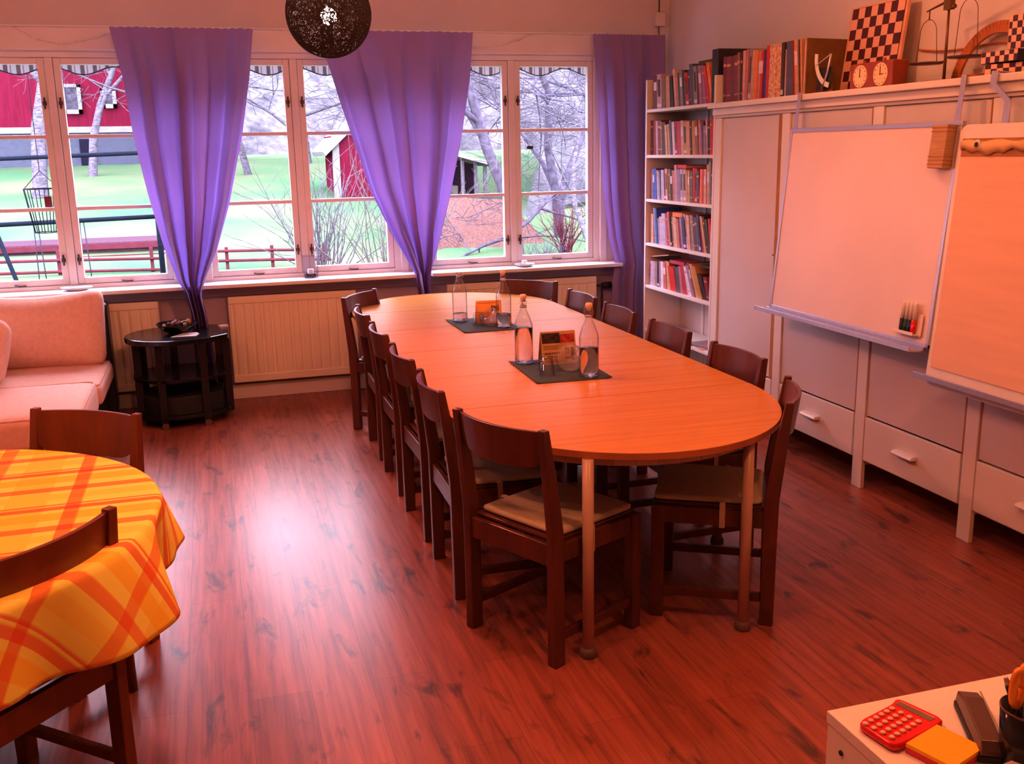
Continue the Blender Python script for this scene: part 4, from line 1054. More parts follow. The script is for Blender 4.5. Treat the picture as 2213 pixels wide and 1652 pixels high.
for r in RS:
    rows.append([Vector((r * math.cos(2 * PI * j / nA), r * math.sin(2 * PI * j / nA), .728 - (.0 if r < .76 else (r - .765) * .4))) for j in range(nA)])
    flat.append([r] * nA)
NS = 16
for s in range(1, NS + 1):
    k = s / NS; row = []; fr = []
    for j in range(nA):
        th = 2 * PI * j / nA; h = hem(th); z = .722 - (.722 - h) * k
        rad = .778 + .022 * k ** .8 + fold(th, k ** .9) * (.95 + .45 * math.cos(th - R(20)))
        row.append(Vector((rad * math.cos(th), rad * math.sin(th), z))); fr.append(.778 + (.722 - h) * k)
    rows.append(row); flat.append(fr)
vs = b.loft(rows, 'plaid', cap=False, closed=True)
uvs = [(fr * math.cos(2 * PI * j / nA), fr * math.sin(2 * PI * j / nA), 0) for fr_ in flat for j, fr in enumerate(fr_)]
cl = b.build('tablecloth', norm=False, loc=(-.975, 2.865, 0), label='orange and yellow plaid cloth with red stripes draped over the round table', cat='tablecloth')
at = cl.data.attributes.new('flat', 'FLOAT_VECTOR', 'POINT')
for i, v in enumerate(uvs): at.data[i].vector = v
sm = cl.modifiers.new('Solid', 'SOLIDIFY'); sm.thickness = .0016; sm.offset = 1

# ================================================================== sofa
so = thing('sofa', 'corner sofa with pinkish beige cushions and a black leather frame', 'sofa', (-1.6, 6.0, 0))
def pillow(x0, x1, y0, y1, z0, z1, key, r=.05, puff=.02, nx=10):
    """soft cushion box: superellipsoid-like rounded block"""
    b = MB(); cx_, cy_, cz_ = (x0 + x1) / 2, (y0 + y1) / 2, (z0 + z1) / 2
    hx, hy, hz = (x1 - x0) / 2, (y1 - y0) / 2, (z1 - z0) / 2
    bm = b.bm; mi = b._m(key)
    bmesh.ops.create_cube(bm, size=2)
    bmesh.ops.subdivide_edges(bm, edges=bm.edges[:], cuts=11, use_grid_fill=True)
    mn = min(hx, hy, hz)
    for v in bm.verts:
        p = v.co.copy()
        q = Vector((p.x * hx, p.y * hy, p.z * hz))
        rr = min(r, mn * .98)
        cl_ = Vector((max(-hx + rr, min(hx - rr, q.x)), max(-hy + rr, min(hy - rr, q.y)), max(-hz + rr, min(hz - rr, q.z))))
        d = q - cl_
        if d.length > 1e-6: q = cl_ + d.normalized() * rr
        ux, uy, uz = 1 - p.x ** 2, 1 - p.y ** 2, 1 - p.z ** 2
        if hz <= hy: q.z += (1 if p.z > 0 else -1) * puff * ux * uy * abs(p.z)
        else: q.y += (1 if p.y > 0 else -1) * puff * ux * uz * abs(p.y)
        v.co = q + Vector((cx_, cy_, cz_))
    for f in bm.faces: f.material_index = mi; f.smooth = True
    return b
ox, oy = 1.6, -6.0
def off(b): return b.xform(Matrix.Translation((ox, oy, 0)))
off(MB().box(-2.75, -.725, 5.24, 6.90, .05, .27, 'leather').box(-2.7, -.78, 5.3, 6.85, 0.0, .05, 'blackm')).build('base', so, bevel=.012)
off(MB().box(-2.75, -.675, 6.80, 6.965, .05, .775, 'leather')).build('back_frame', so, bevel=.02, seg=3)
off(MB().box(-2.85, -2.72, 5.24, 6.965, .05, .775, 'leather')).build('arm_frame', so, bevel=.02)
s1 = off(pillow(-1.64, -.672, 6.01, 6.80, .275, .418, 'sofa', .045, .012)).build('seat_cushion', so)
s2 = off(pillow(-1.64, -.69, 5.19, 6.02, .265, .445, 'sofa', .04, .012)).build('seat_cushion', so)
s3 = off(pillow(-2.70, -1.645, 5.19, 6.80, .27, .43, 'sofa', .045, .012)).build('seat_cushion', so)
for sC, (x0, x1, y0, y1, z) in ((s1, (-1.62, -.690, 6.03, 6.78, .405)), (s2, (-1.62, -.702, 5.205, 6.005, .434))):
    P = rounded([(x0, y0), (x1, y0), (x1, y1), (x0, y1)], .05)
    pts = [(x, y, z) for x, y in P]; pts.append(pts[0])
    off(MB().tube(pts, .0075, 'piping', 6)).build('piping', sC)
bk = pillow(-.47, .47, -.085, .085, 0, .47, 'sofa', .075, .055)
for v in bk.bm.verts:   # slumped: top edge dips in the middle, wrinkled side
    u = v.co.x / .47
    if v.co.z > .2: v.co.z += (.060 * (u * u) - .030) * min(1, (v.co.z - .2) / .2)
    v.co.y += .006 * math.sin(v.co.z * 60 + v.co.x * 9) * max(0, u) ** 2
bk.xform(Matrix.Translation((-1.165 + ox, 6.66 + oy, .415)) @ Matrix.Rotation(R(-11), 4, 'X') @ Matrix.Rotation(R(2), 4, 'Y'))
bk.build('back_cushion', so)
bk = pillow(-.30, .30, -.08, .08, 0, .40, 'sofa', .075, .055)
bk.xform(Matrix.Translation((-1.41 + ox, 6.30 + oy, .425)) @ Matrix.Rotation(R(-58), 4, 'Z') @ Matrix.Rotation(R(-16), 4, 'X'))
bk.build('back_cushion', so)

# ================================================================== small black table
ct = thing('side_table', 'black lacquered side table with a rounded top and two lower shelves', 'side table', (-.25, 6.68, 0))
def sidetop(s):
    P = []
    # flat side towards the right, half round to the left
    for k in range(33):
        a = R(90 + 180 * k / 32); P.append((-.02 + .31 * s * math.cos(a), .30 * s * math.sin(a)))
    P += [(.20 * s, -.235 * s), (.30 * s, -.15 * s), (.315 * s, -.08 * s), (.315 * s, .14 * s), (.27 * s, .23 * s), (.17 * s, .28 * s)]
    return P[::-1] if False else P
for z, s, nm in ((.575, 1.0, 'tabletop'), (.32, .90, 'shelf'), (.085, .92, 'shelf')):
    MB().prism(sidetop(s), z - (.035 if nm == 'tabletop' else .022), z, 'black', smooth=False).build(nm, ct, bevel=.006 if nm == 'tabletop' else .003)
MB().prism(sidetop(.80), .085, .20, 'blackm').build('drawer_box', ct, bevel=.003)
for x, y in ((-.262, -.08), (-.12, -.235), (.14, -.215), (.285, -.03), (.24, .19), (-.05, .25), (-.24, .13)):
    l = MB().box(x - .024, x + .024, y - .016, y + .016, .045, .545, 'black').build('leg', ct, bevel=.003)
    MB().cyl((x, y - .008, .022), (x, y + .008, .022), .022, 'foot', 14).cyl((x, y, .03), (x, y, .05), .006, 'steel', 8).build('caster', l)
t = thing('bowl', 'black square-rimmed bowl of dark brown cones on the black side table', 'bowl', (-.255, 6.70, .576))
n = 40
def sq(r, z): # rounded square ring
    return [Vector((r * (abs(math.cos(a)) ** .75) * (1 if math.cos(a) > 0 else -1), r * (abs(math.sin(a)) ** .75) * (1 if math.sin(a) > 0 else -1), z)) for a in [2 * PI * j / n for j in range(n)]]
MB().loft([sq(.05, 0), sq(.085, .018), sq(.12, .050), sq(.128, .060), sq(.120, .057), sq(.08, .026), sq(.001, .012)], 'black').build('dish', t)
random.seed(4); b = MB()
for i in range(34):
    r = random.uniform(0, .085); a = random.uniform(0, 6.28)
    b.sphere((r * math.cos(a), r * math.sin(a), .050 + random.uniform(0, .016) - r * .06), random.uniform(.012, .019), random.choice(['bk_db', 'bk_oc', 'blackm', 'bk_mr']), 7, 5)
b.build('potpourri', t, kind='stuff')
b = MB().prism([(-.10, -.075), (.055, -.085), (.075, -.01), (.06, .05), (-.02, .06)], 0, .0015, 'white')
b.build('paper_sheet', loc=(-.195, 6.59, .5765), label='white folded paper sheet partly under the black bowl', cat='paper')
MB().box(-.03, .03, -.02, .02, 0, .012, 'white').build('note_paper', loc=(.03, 6.80, .576), rotz=.4, label='small white note on the far right corner of the black side table', cat='paper')

# ================================================================== table-top things
Z = TT + .0005
def placemat(x, y, w, d, rz, lab, curl):
    n = 12; rows = []
    for j in range(n + 1):
        rows.append([Vector((-w / 2 + w * i / n, -d / 2 + d * j / n, .0012 + curl * (max(0, abs(i / n - .5) * 2 - .8) / .2) ** 2 * .004)) for i in range(n + 1)])
    b = MB(); b.loft(rows, 'mat', cap=False, closed=False)
    o = b.build('place_mat', loc=(x, y, Z), rotz=rz, label=lab, cat='place mat', group='place mats on the long table')
    s = o.modifiers.new('Solid', 'SOLIDIFY'); s.thickness = .002; s.offset = 0
placemat(1.425, 5.355, .32, .46, R(0), 'dark blue grey place mat under the two far bottles', 1)
placemat(1.43, 4.08, .335, .47, R(-2), 'dark green grey place mat under the two near bottles', 1)
def bottle(x, y, level, stopper, lab, rz):
    t = thing('water_bottle', lab, 'bottle', (x, y, Z + .0025), rz, 'swing-top water bottles on the long table')
    r = .0425
    pr = [(.001, .004), (.034, .002), (.041, .006), (r, .014), (r, .165), (.040, .185), (.030, .215), (.0175, .243), (.0145, .252), (.0145, .275), (.017, .278), (.017, .288), (.0145, .290)]
    inn = [(.0115, .290), (.0115, .252), (.0145, .241), (.027, .212), (.0375, .183), (.0398, .165), (.0398, .014), (.034, .009), (.001, .009)]
    MB().lathe(pr + inn, 'glass', n=32, cap=False).build('glass_body', t)
    if level:
        MB().lathe([(.001, .0092), (.0337, .0092), (.0395, .0145), (.0395, min(level, .165))] + ([(.037, .183), (.033, level)] if level > .185 else []) + [(.001, min(level, .165) if level <= .185 else level)], 'water', n=32).build('water', t)
    if stopper:
        s = MB().lathe([(.001, .284), (.010, .286), (.0115, .296), (.0150, .300), (.0155, .312), (.012, .318), (.001, .319)], 'cork', n=18).build('stopper', t)
    b = MB()
    for sg in (-1, 1): b.tube([(sg * .0175, 0, .262), (sg * .021, .004, .275), (sg * .018, .003, .300), (sg * .006, 0, .308)] if stopper else [(sg * .0175, 0, .262), (sg * .022, -.012, .255), (sg * .014, -.030, .262), (sg * .004, -.038, .268)], .0014, 'steel', 5)
    b.lathe([(.0150, .258), (.0168, .260), (.0168, .266), (.0150, .268)], 'steel', n=20, cap=False)
    b.build('wire_clasp', t)
    return t
bottle(1.335, 5.505, .045, False, 'open glass bottle, almost empty, left on the far place mat', .3)
bottle(1.512, 5.215, .075, True, 'glass bottle with orange stopper, a little water, right on the far place mat', .8)
bottle(1.328, 4.262, .178, True, 'glass bottle nearly full of water, left on the near place mat', 1.2)
bottle(1.506, 3.90, .125, True, 'half full glass bottle, nearest to the camera on the near place mat', 2.4)

def tumbler(x, y, lab, inverted=True):
    t = thing('drinking_glass', lab, 'glass', (x, y, Z + .0025), 0, 'upturned drinking glasses on the place mats')
    pr = [(.001, .070), (.024, .070), (.0275, .066), (.034, 0), (.0325, 0), (.026, .060), (.001, .063)]
    MB().lathe(pr, 'glass', n=28, cap=False).build('glass_body', t)
tumbler(1.345, 3.985, 'upturned glass nearest to the camera beside the near bottle pair')
tumbler(1.375, 4.085, 'upturned glass just behind the nearest upturned glass')
tumbler(1.40, 5.34, 'upturned glass before the far orange card')
def ballglass(x, y, r, lab, rz):
    """round bowl-shaped holder, tilted on its side"""
    t = thing('glass_bowl', lab, 'glass bowl', (x, y, Z + .0025 + r * .86), rz, 'round glass bowls tipped on the place mats')
    pr = []
    for k in range(15):
        a = R(8 + 112 * k / 14); pr.append((r * math.sin(a), -r * math.cos(a)))
    inn = [((rr - .0022) if rr > .01 else rr, z + .0012) for rr, z in pr[::-1]]
    b = MB().lathe([(.001, pr[0][1])] + pr + inn + [(.001, pr[0][1] + .0025)], 'frost', n=32, cap=False)
    b.xform(Matrix.Rotation(R(-38), 4, 'Y'))
    b.build('bowl', t)
ballglass(1.475, 4.055, .063, 'round clear glass bowl tipped beside the near printed card', .4)
ballglass(1.455, 5.30, .055, 'round clear glass bowl tipped before the far orange card', .3)
def card(x, y, w, h, rz, lab, kind):
    t = thing('table_card', lab, 'card', (x, y, Z + .0025), rz, 'folded cards standing on the place mats')
    tl = R(14); k = 'card1' if kind == 1 else 'card2'
    fr = MB().box(-w / 2, w / 2, -.001, .0005, 0, h, k); fr.xform(Matrix.Rotation(-tl, 4, 'X') )
    bk_ = MB().box(-w / 2, w / 2, -.0005, .001, 0, h, k); bk_.xform(Matrix.Translation((0, 2 * h * math.sin(tl), 0)) @ Matrix.Rotation(tl, 4, 'X'))
    fo = fr.build('front_flap', t); bk_.build('back_flap', t)
    b = MB()
    rnd = random.Random(3 + kind)
    if kind == 1:
        b.box(w * .08, w * .40, -.0016, -.001, h * .52, h * .74, 'ink')
        b.prism([(w * .09, 0), (w * .39, 0)] if False else [(0, 0), (.001, 0), (.001, .001)], 0, .0001, 'ink')
        for i in range(9):
            z = h * (.12 + .045 * i)
            b.box(-w * .42, w * rnd.uniform(-.02, .05), -.0013, -.001, z, z + .0022, 'ink')
        b.box(-w * .42, w * .30, -.0013, -.001, h * .88, h * .90, 'ink')
        for i in range(3): b.box(w * .06, w * .42, -.0013, -.001, h * (.16 + .07 * i), h * (.16 + .07 * i) + .002, 'ink')
        # jagged silhouette above the dark picture
        for i, (xx, hh) in enumerate(((.10, .06), (.14, .02), (.19, .04), (.25, .01), (.30, .05), (.36, .10))):
            b.box(w * xx, w * (xx + .03), -.0016, -.001, h * .74, h * (.74 + hh), 'ink')
    else:
        b.box(-w * .47, w * .05, -.0016, -.001, h * .64, h * .95, 'photo'); b.box(w * .05, w * .46, -.0016, -.001, h * .64, h * .90, 'photor')
        for i in range(4): b.box(-w * .44, w * (.02 - .05 * (i % 2)), -.0013, -.001, h * (.555 - .035 * i), h * (.555 - .035 * i) + .0022, 'ink')
        for i in range(7):
            x0 = -w * .40 + i * w * .062; b.box(x0, x0 + w * .042, -.0014, -.001, h * .30, h * .365, 'ink')
        for i in range(6):
            x0 = -w * .33 + i * w * .05; b.box(x0, x0 + w * .034, -.0014, -.001, h * .20, h * .255, 'ink')
        for i in range(4): b.box(-w * .40, -w * .05, -.0013, -.001, h * (.05 + .032 * i), h * (.05 + .032 * i) + .0018, 'ink')
        for i, (x0, x1, z0, z1) in enumerate(((.16, .30, .44, .47), (.20, .22, .28, .54), (.26, .28, .30, .52), (.34, .44, .10, .50), (.16, .44, .16, .19))):
            b.box(w * x0, w * x1, -.0014, -.001, h * z0, h * z1, 'ink')
    b.xform(Matrix.Rotation(-tl, 4, 'X'))
    b.build('print', fo)
card(1.475, 5.37, .145, .130, R(-3), 'orange card with a small black picture between the far bottles', 1)
card(1.475, 4.185, .165, .150, R(-2), 'tan card with a dark and red picture strip between the near bottles', 2)

# ================================================================== ball lamp
lp = thing('pendant_lamp', 'dark string ball lamp with a lit bulb hanging near the windows', 'lamp', (.55, 4.43, 2.25))
random.seed(77)
RL = .177
b = MB()
for i in range(430):
    ax = Vector((random.gauss(0, 1), random.gauss(0, 1), random.gauss(0, 1))).normalized()
    h = random.uniform(-.75, .75) * RL if random.random() < .6 else random.uniform(-.3, .3) * RL
    rr = math.sqrt(RL * RL - h * h) - random.uniform(0, .003)
    u = ax.orthogonal().normalized(); v = ax.cross(u)
    m = 34; prev = None; wr = .00075
    ringpts = [ax * h + (u * math.cos(2 * PI * k / m) + v * math.sin(2 * PI * k / m)) * rr for k in range(m)]
    mi = b._m('string'); vv = []
    for p in ringpts:
        nrm = p.normalized(); tv = ax * wr * 1.7
        vv.append([b.bm.verts.new(p + tv), b.bm.verts.new(p + nrm * wr), b.bm.verts.new(p - tv)])
    for k in range(m):
        a, c = vv[k], vv[(k + 1) % m]
        for q in range(2):
            f = b.bm.faces.new((a[q], c[q], c[q + 1], a[q + 1])); f.material_index = mi; f.smooth = True
b.build('shade', lp, norm=False)
sk = MB().cyl((0, 0, .035), (0, 0, .10), .020, 'blackm', 14).build('socket', lp)
MB().tube([(0, 0, .10), (0, 0, CZ - 2.25)], .004, 'blackm', 6).build('cord', lp)
MB().lathe([(.02, CZ - 2.25), (.05, CZ - 2.25 - .005), (.045, CZ - 2.25 - .03), (.01, CZ - 2.25 - .04)][::-1], 'blackm', n=18).build('ceiling_cup', lp)
MB().sphere((0, 0, -.010), .034, 'bulb', 16, 10).cyl((0, 0, .015), (0, 0, .04), .015, 'white', 12).build('bulb', lp)

# ================================================================== desk in the corner
dk = thing('desk_cabinet', 'white low cabinet in the bottom right corner holding stationery', 'cabinet', (.957, 1.336, 0))
MB().box(0, .95, -1.2, 0, .698, .72, 'white').build('worktop', dk, bevel=.0015)
sd = MB().box(.002, .022, -1.195, -.003, 0, .698, 'white').build('side_panel', dk)
MB().cyl((-.001, -.045, .665), (.003, -.045, .665), .0045, 'shade', 12).build('screw_hole', sd)
MB().box(.022, .948, -.018, -.003, 0, .698, 'white').box(.93, .948, -1.195, -.018, 0, .698, 'white').box(.022, .93, -1.195, -.018, .02, .04, 'white').build('carcass', dk)
ZD = .721
# calculator
t = thing('calculator', 'glossy red pocket calculator with round pink keys on the white cabinet', 'calculator', (1.034, 1.250, ZD), R(19))
def calc_outline(k=1.0):
    return rounded([(-.068 * k, -.040 * k), (-.054 * k, .040 * k), (.045 * k, .037 * k), (.068 * k, .046 * k) , (.070 * k, -.046 * k), (.0 * k, -.046 * k)], .016 * k, 5)
b = MB(); rr = []
for z, k in ((0, .94), (.003, 1), (.010, 1), (.014, .95)):
    rr.append([Vector((x, y, z)) for x, y in calc_outline(k)])
b.loft(rr, 'red', smooth=True); b.build('body', t)
for r in range(4):
    for c in range(6):
        x = -.050 + c * .0150; y = .026 - r * .0165
        MB().lathe([(.0052, 0), (.0052, .0025), (.0042, .0038), (.001, .0040)], 'key', (x, y, .0138), 12).build('key', t)
MB().box(.043, .056, -.034, .032, .0138, .0146, 'lcd').box(.0565, .058, -.034, .032, .0138, .0150, 'key').build('display', t)
# notes
t = thing('sticky_note_pad', 'yellow sticky note pad over pink sheets beside the red calculator', 'note pad', (1.060, 1.162, ZD), R(19))
MB().box(-.044, .044, -.038, .044, 0, .010, 'pinkp').build('pink_sheets', t)
MB().box(-.044, .044, -.038, .044, .0102, .0165, 'yel').build('yellow_sheets', t)
MB().box(-.03, .075, -.045, .0, 0, .012, 'paper').build('card_box', loc=(1.055, 1.082, ZD + .009), rotz=R(10), label='small buff box at the bottom edge in front of the yellow pad', cat='box', bevel=.001)
MB().box(-.03, .085, -.055, .0, 0, .008, 'dkgrey').build('dark_box', loc=(1.055, 1.085, ZD), rotz=R(10), label='flat dark box beneath the small buff box', cat='box', bevel=.001)
# hole punch like grey bar
t = thing('stapler', 'long brown grey metal stapler lying beside the pen cup', 'stapler', (1.152, 1.195, ZD), R(62))
prof = [(-.085, .020), (-.075, .034), (.05, .038), (.082, .030), (.088, .012)]
MB().loft([[Vector((x, y, z)) for y, z in ((-.019, .012), (-.016, h), (.016, h), (.019, .012))] for x, h in prof], 'dkgrey', smooth=False).build('arm', t, bevel=.003)
MB().box(-.085, .085, -.021, .021, 0, .011, 'blackm').build('base', t, bevel=.002)
MB().box(-.07, .07, -.0175, -.0150, .0385, .0395, 'steel').build('edge_line', t)
# pen cup
t = thing('pen_cup', 'smoked cup full of pens and scissors at the lower right edge', 'pen cup', (1.158, 1.105, ZD))
MB().lathe([(.001, 0), (.034, 0), (.036, .003), (.041, .098), (.039, .098), (.034, .005), (.001, .004)], 'smoke', n=32).build('cup', t)
MB().lathe([(.0402, .0955), (.0418, .0955), (.0418, .099), (.0402, .099)], 'dkgrey', n=32, cap=False).build('rim', t)
def inpen(dx, dy, tx, ty, L, r, key, lab, tip='steel', nm='pen'):
    p0 = Vector((1.158 + dx, 1.105 + dy, ZD + .006)); p1 = Vector((1.158 + tx, 1.105 + ty, ZD + L))
    t = thing(nm, lab, nm.replace('_', ' '), p0)
    d = p1 - p0
    MB().tube([(0, 0, 0), d * .9], r, key, 10).build('barrel', t)
    MB().tube([d * .9, d], [r * .95, r * .6], tip, 10).build('cap', t)
inpen(.01, -.01, -.030, .022, .145, .0055, 'blackm', 'black pen leaning to the left rim of the pen cup')
inpen(-.01, -.012, .02, .028, .135, .005, 'bk_sl', 'dark grey pen leaning to the back of the pen cup')
inpen(-.012, .0, .034, .0, .150, .006, 'blackm', 'thick black pen at the right of the pen cup', 'blackm')
t = thing('scissors', 'orange handled scissors standing in the pen cup', 'scissors', (1.145, 1.112, ZD + .006))
b = MB()
for s in (-1, 1):
    pts = [(s * .010 + .017 * math.cos(2 * PI * k / 20) * .55, .004 * s, .128 + .030 * math.sin(2 * PI * k / 20)) for k in range(21)]
    b.tube(pts, .0062, 'orange', 8)
b.build('handle', t)
MB().box(-.006, .006, -.0015, 0, .0, .10, 'steel').box(-.004, .008, 0, .0015, .0, .10, 'steel').build('blade', t)

# bag / things on the floor under the table
t = thing('cable_bundle', 'dark cable with a plug lying on a chair seat under the table', 'cable', (1.14, 3.86, .472))
COL.objects.unlink(t); bpy.data.objects.remove(t)

# ================================================================== outdoors
def gz(x, y):
    if y < 15.5: return -.06 - (15.5 - y) * .03
    if y < 34: return -.06 + (y - 15.5) * .0843
    return 1.5 + (y - 34) * .012
b = MB(); rows = []
ys = [7.5 + i * .5 for i in range(30)] + [23 + i * 1.5 for i in range(26)]
xs_ = [-30 + i * 1.5 for i in range(50)]
for y in ys: rows.append([Vector((x, y, gz(x, y) + (.03 * math.sin(x * .7 + y) if y > 9 else 0))) for x in xs_])
b.loft(rows, 'grass', cap=False, closed=False); b.build('lawn', kind='structure')
b = MB(); rows = []
for j in range(14):
    z = 1.0 + j * 1.7; y = 50 + j * 2.6
    rows.append([Vector((-60 + i * 4, y + 2.5 * math.sin(i * .8 + j * .3), z + 2.4 * math.sin(i * .45) * j / 13)) for i in range(36)])
b.loft(rows, 'hill', cap=False, closed=False, smooth=True); b.build('hillside', kind='structure')

b = MB(); rows = []
for j in range(12):
    rows.append([Vector((4.6 + i * .9 + .9 * math.sin(j * 1.3 + i * .5), 24 + j * .9 + i * .35 + .5 * math.sin(i * 1.1 + j), .3 + j * .95 + .4 * math.sin(i * .9 + j * .6))) for i in range(26)])
b.loft(rows, 'hill', cap=False, closed=False, smooth=True); b.build('thicket', kind='stuff', loc=(1.6, -4, -.1), label='dense grey bare thicket rising behind the trees in the right window', cat='thicket')

# red house with grey base
hs = thing('red_house', 'large red boarded house with a grey base up the slope, behind the left window', 'house', (-8.0, 34, 1.45))
Zb = 1.45
def lb(x0, x1, y0, y1, z0, z1, k): return MB().box(x0 + 8, x1 + 8, y0 - 34, y1 - 34, z0 - Zb, z1 - Zb, k)
lb(-16, -1.2, 34.05, 42, 2.62, 9.5, 'red_w').build('wall', hs)
lb(-16, -1.15, 34.0, 42.1, 1.0, 2.46, 'found').build('foundation', hs)
lb(-16, -1.1, 33.93, 34.05, 2.46, 2.64, 'owhite').build('base_board', hs)
lb(-3.62, -3.20, 33.94, 34.0, 1.2, 2.27, 'odark').build('door', hs)
for x0, x1, z0, z1 in ((-3.98, -3.42, 3.02, 3.90), (-2.86, -2.42, 3.18, 3.80), (-7.5, -6.8, 3.1, 4.1)):
    w_ = MB()
    w_.box(x0 + 8, x1 + 8, -.06, 0, z0 - Zb, z0 + .13 - Zb, 'owhite').box(x0 + 8, x1 + 8, -.06, 0, z1 - .10 - Zb, z1 - Zb, 'owhite').box(x0 + 8, x0 + .11 + 8, -.06, 0, z0 - Zb, z1 - Zb, 'owhite').box(x1 - .11 + 8, x1 + 8, -.06, 0, z0 - Zb, z1 - Zb, 'owhite')
    w_ = w_.build('window', hs); MB().box(x0 + .1 + 8, x1 - .1 + 8, -.03, .02, z0 + .1 - Zb, z1 - .1 - Zb, 'opane').build('pane', w_)
b = MB(); b.loft([[Vector((x, -.5, 8.0)), Vector((x, 4, 11)), Vector((x, 8.5, 8.0))] for x in (-8.5, 7.2)], 'odark', cap=True, smooth=False); b.build('roof', hs)

# small red shed
sh = thing('red_shed', 'small red shed with white corner board and pale gable, behind the middle window', 'shed', (3.9, 24, .65))
MB().box(-.92, 1.2, 0, 2.4, -.8, 1.45, 'red_w').build('wall', sh)
MB().box(-1.02, -.86, -.04, .08, -.45, 1.47, 'owhite').build('corner_board', sh)
b = MB(); b.loft([[Vector((-1.25, y, 1.08)), Vector((-.55, y, 1.80)), Vector((1.3, y, 1.55)), Vector((1.3, y, 1.40)), Vector((-.50, y, 1.62)), Vector((-1.20, y, .98))] for y in (-.15, 2.5)], 'owhite', smooth=False); b.build('roof', sh)
# open woodshed
ws = thing('wood_shed', 'low open shed with a pale roof and dark inside, behind the right window', 'shed', (5.4, 22, .5))
b = MB(); b.loft([[Vector((-.9, y, 1.42)), Vector((.78, y, .92)), Vector((.78, y, .84)), Vector((-.9, y, 1.30))] for y in (-.25, 1.6)], 'owhite', smooth=False); b.build('roof', ws)
MB().box(-.85, .70, 1.2, 1.4, -.1, 1.0, 'odark').build('back_wall', ws)
for x in (-.7, .1, .40, .62): MB().box(x - .035, x + .035, 0, .07, -.1, .98, 'bark').build('post', ws)
MB().box(-.7, .1, .5, .9, .0, .42, 'twig').build('wood_pile', ws)
# leaf bank
b = MB(); rows = []
for j in range(9):
    rows.append([Vector((-1.2 + i * .3, -1.6 + j * .4, -.3 + j * .115 + .03 * math.sin(i * 1.3 + j))) for i in range(9)])
b.loft(rows, 'leafp', cap=False, closed=False); b.build('leaf_bank', kind='stuff', loc=(4.45, 17.6, .16), label='bank of brown fallen leaves below the open shed', cat='leaves')

# climbing bars and swing
cb = thing('climbing_frame', 'dark steel climbing bars of the playground outside the left window', 'climbing frame', (-2.0, 12, 0))
MB().tube([(-1.6, .0, 1.66), (1.45, .0, 1.735)], .024, 'pipe', 10).build('bar', cb)
MB().tube([(-1.6, .1, .968), (1.45, .1, 1.028)], .026, 'pipe', 10).build('bar', cb)
MB().tube([(-.50, -.02, 1.68), (-.18, -.2, .95), (.02, -.5, .40), (.14, -.6, -.1)], .022, 'pipe', 8).build('leg', cb)
MB().tube([(1.45, 0, 1.75), (1.45, 0, -.1)], .03, 'pipe', 8).build('leg', cb)
MB().tube([(-1.6, 0, 1.68), (-1.6, 0, -.1)], .03, 'pipe', 8).build('leg', cb)
for i, x in enumerate((.15, .19, .65, .69)):
    pass
for i, (x, lab) in enumerate(((-1.83, 'left'), (-1.36, 'right'))):
    s = thing('swing', f'{lab} of two swings on blue ropes under the dark steel bar', 'swing', (x, 12.1, .20), group='swings on the climbing frame')
    MB().tube([(-.02, 0, .80), (-.035, 0, .02)], .006, 'rope', 5).build('rope', s)
    MB().tube([(.02, 0, .80), (.045, 0, .02)], .006, 'rope', 5).build('rope', s)
    MB().box(-.07, .08, -.09, .09, 0, .02, 'blackm').build('seat', s)
# bird feeder basket near the left pane
bf = thing('wire_basket', 'wire feeder basket hanging outside the left pane', 'bird feeder', (-1.17, 8.2, 1.15))
b = MB()
for z, r in ((.32, .125), (.0, .080)):
    b.tube([(r * math.cos(2 * PI * k / 24), r * math.sin(2 * PI * k / 24), z) for k in range(25)], .0035, 'pipe', 5)
for k in range(12):
    a = 2 * PI * k / 12; b.tube([(.125 * math.cos(a), .125 * math.sin(a), .32), (.08 * math.cos(a), .08 * math.sin(a), 0)], .003, 'pipe', 4)
b.build('basket', bf)
MB().tube([(0, 0, 2.2), (0, 0, .45), (.12, 0, .32)], .0025, 'pipe', 4).tube([(0, 0, .45), (-.12, 0, .32)], .0025, 'pipe', 4).build('hanger', bf)
# thermometers stuck on the panes
MB().box(-.022, .022, -.004, 0, -.035, .035, 'bk_mr').box(-.017, .017, -.0045, -.004, -.028, .028, 'bk_dr').build('window_thermometer', loc=(-.998, 7.214, 1.41), label='small square red thermometer stuck on the left window pane', cat='thermometer')
MB().box(-.024, .024, -.004, 0, -.011, .011, 'blackm').box(-.020, .020, -.0045, -.004, -.003, .003, 'bk_sl').build('window_sticker', loc=(2.312, 7.184, 1.698), label='small black oblong sticker on the right window pane', cat='sticker')

# fences and the long planting bed
def fence(x0, y0, z0, x1, y1, z1, posts, lab, rails=(.28, .13)):
    t = thing('garden_fence', lab, 'fence', (x0, y0, z0), group='low red rail fences')
    for h in rails: MB().tube([(0, 0, h), ((x1 - x0) / 2, (y1 - y0) / 2, (z1 - z0) / 2 + h + .01), (x1 - x0, y1 - y0, z1 - z0 + h)], .022, 'rail', 8).build('rail', t)
    for k in posts: MB().box((x1 - x0) * k - .025, (x1 - x0) * k + .025, (y1 - y0) * k + .02, (y1 - y0) * k + .06, -.12, .33, 'rail').build('post', t)
fence(.0, 16, -.02, 1.8, 16, -.08, (.12, .5, .95), 'low red rail fence on the lawn outside the middle window')
fence(-3.6, 16, .03, -.75, 16, -.03, (.05, .5, .955), 'low red rail fence on the lawn outside the left window', (.22, .05))
bd = thing('planting_bed', 'long planting bed edged with red boards outside the left window', 'planting bed', (-2.2, 18, .1))
MB().box(-2.6, 1.45, .1, 1.3, -.1, .20, 'soil').build('soil', bd)
MB().box(-2.6, 1.45, 0, .06, .10, .19, 'rail').box(-2.6, 1.45, -.3, -.25, -.08, .02, 'rail').build('edge_board', bd)

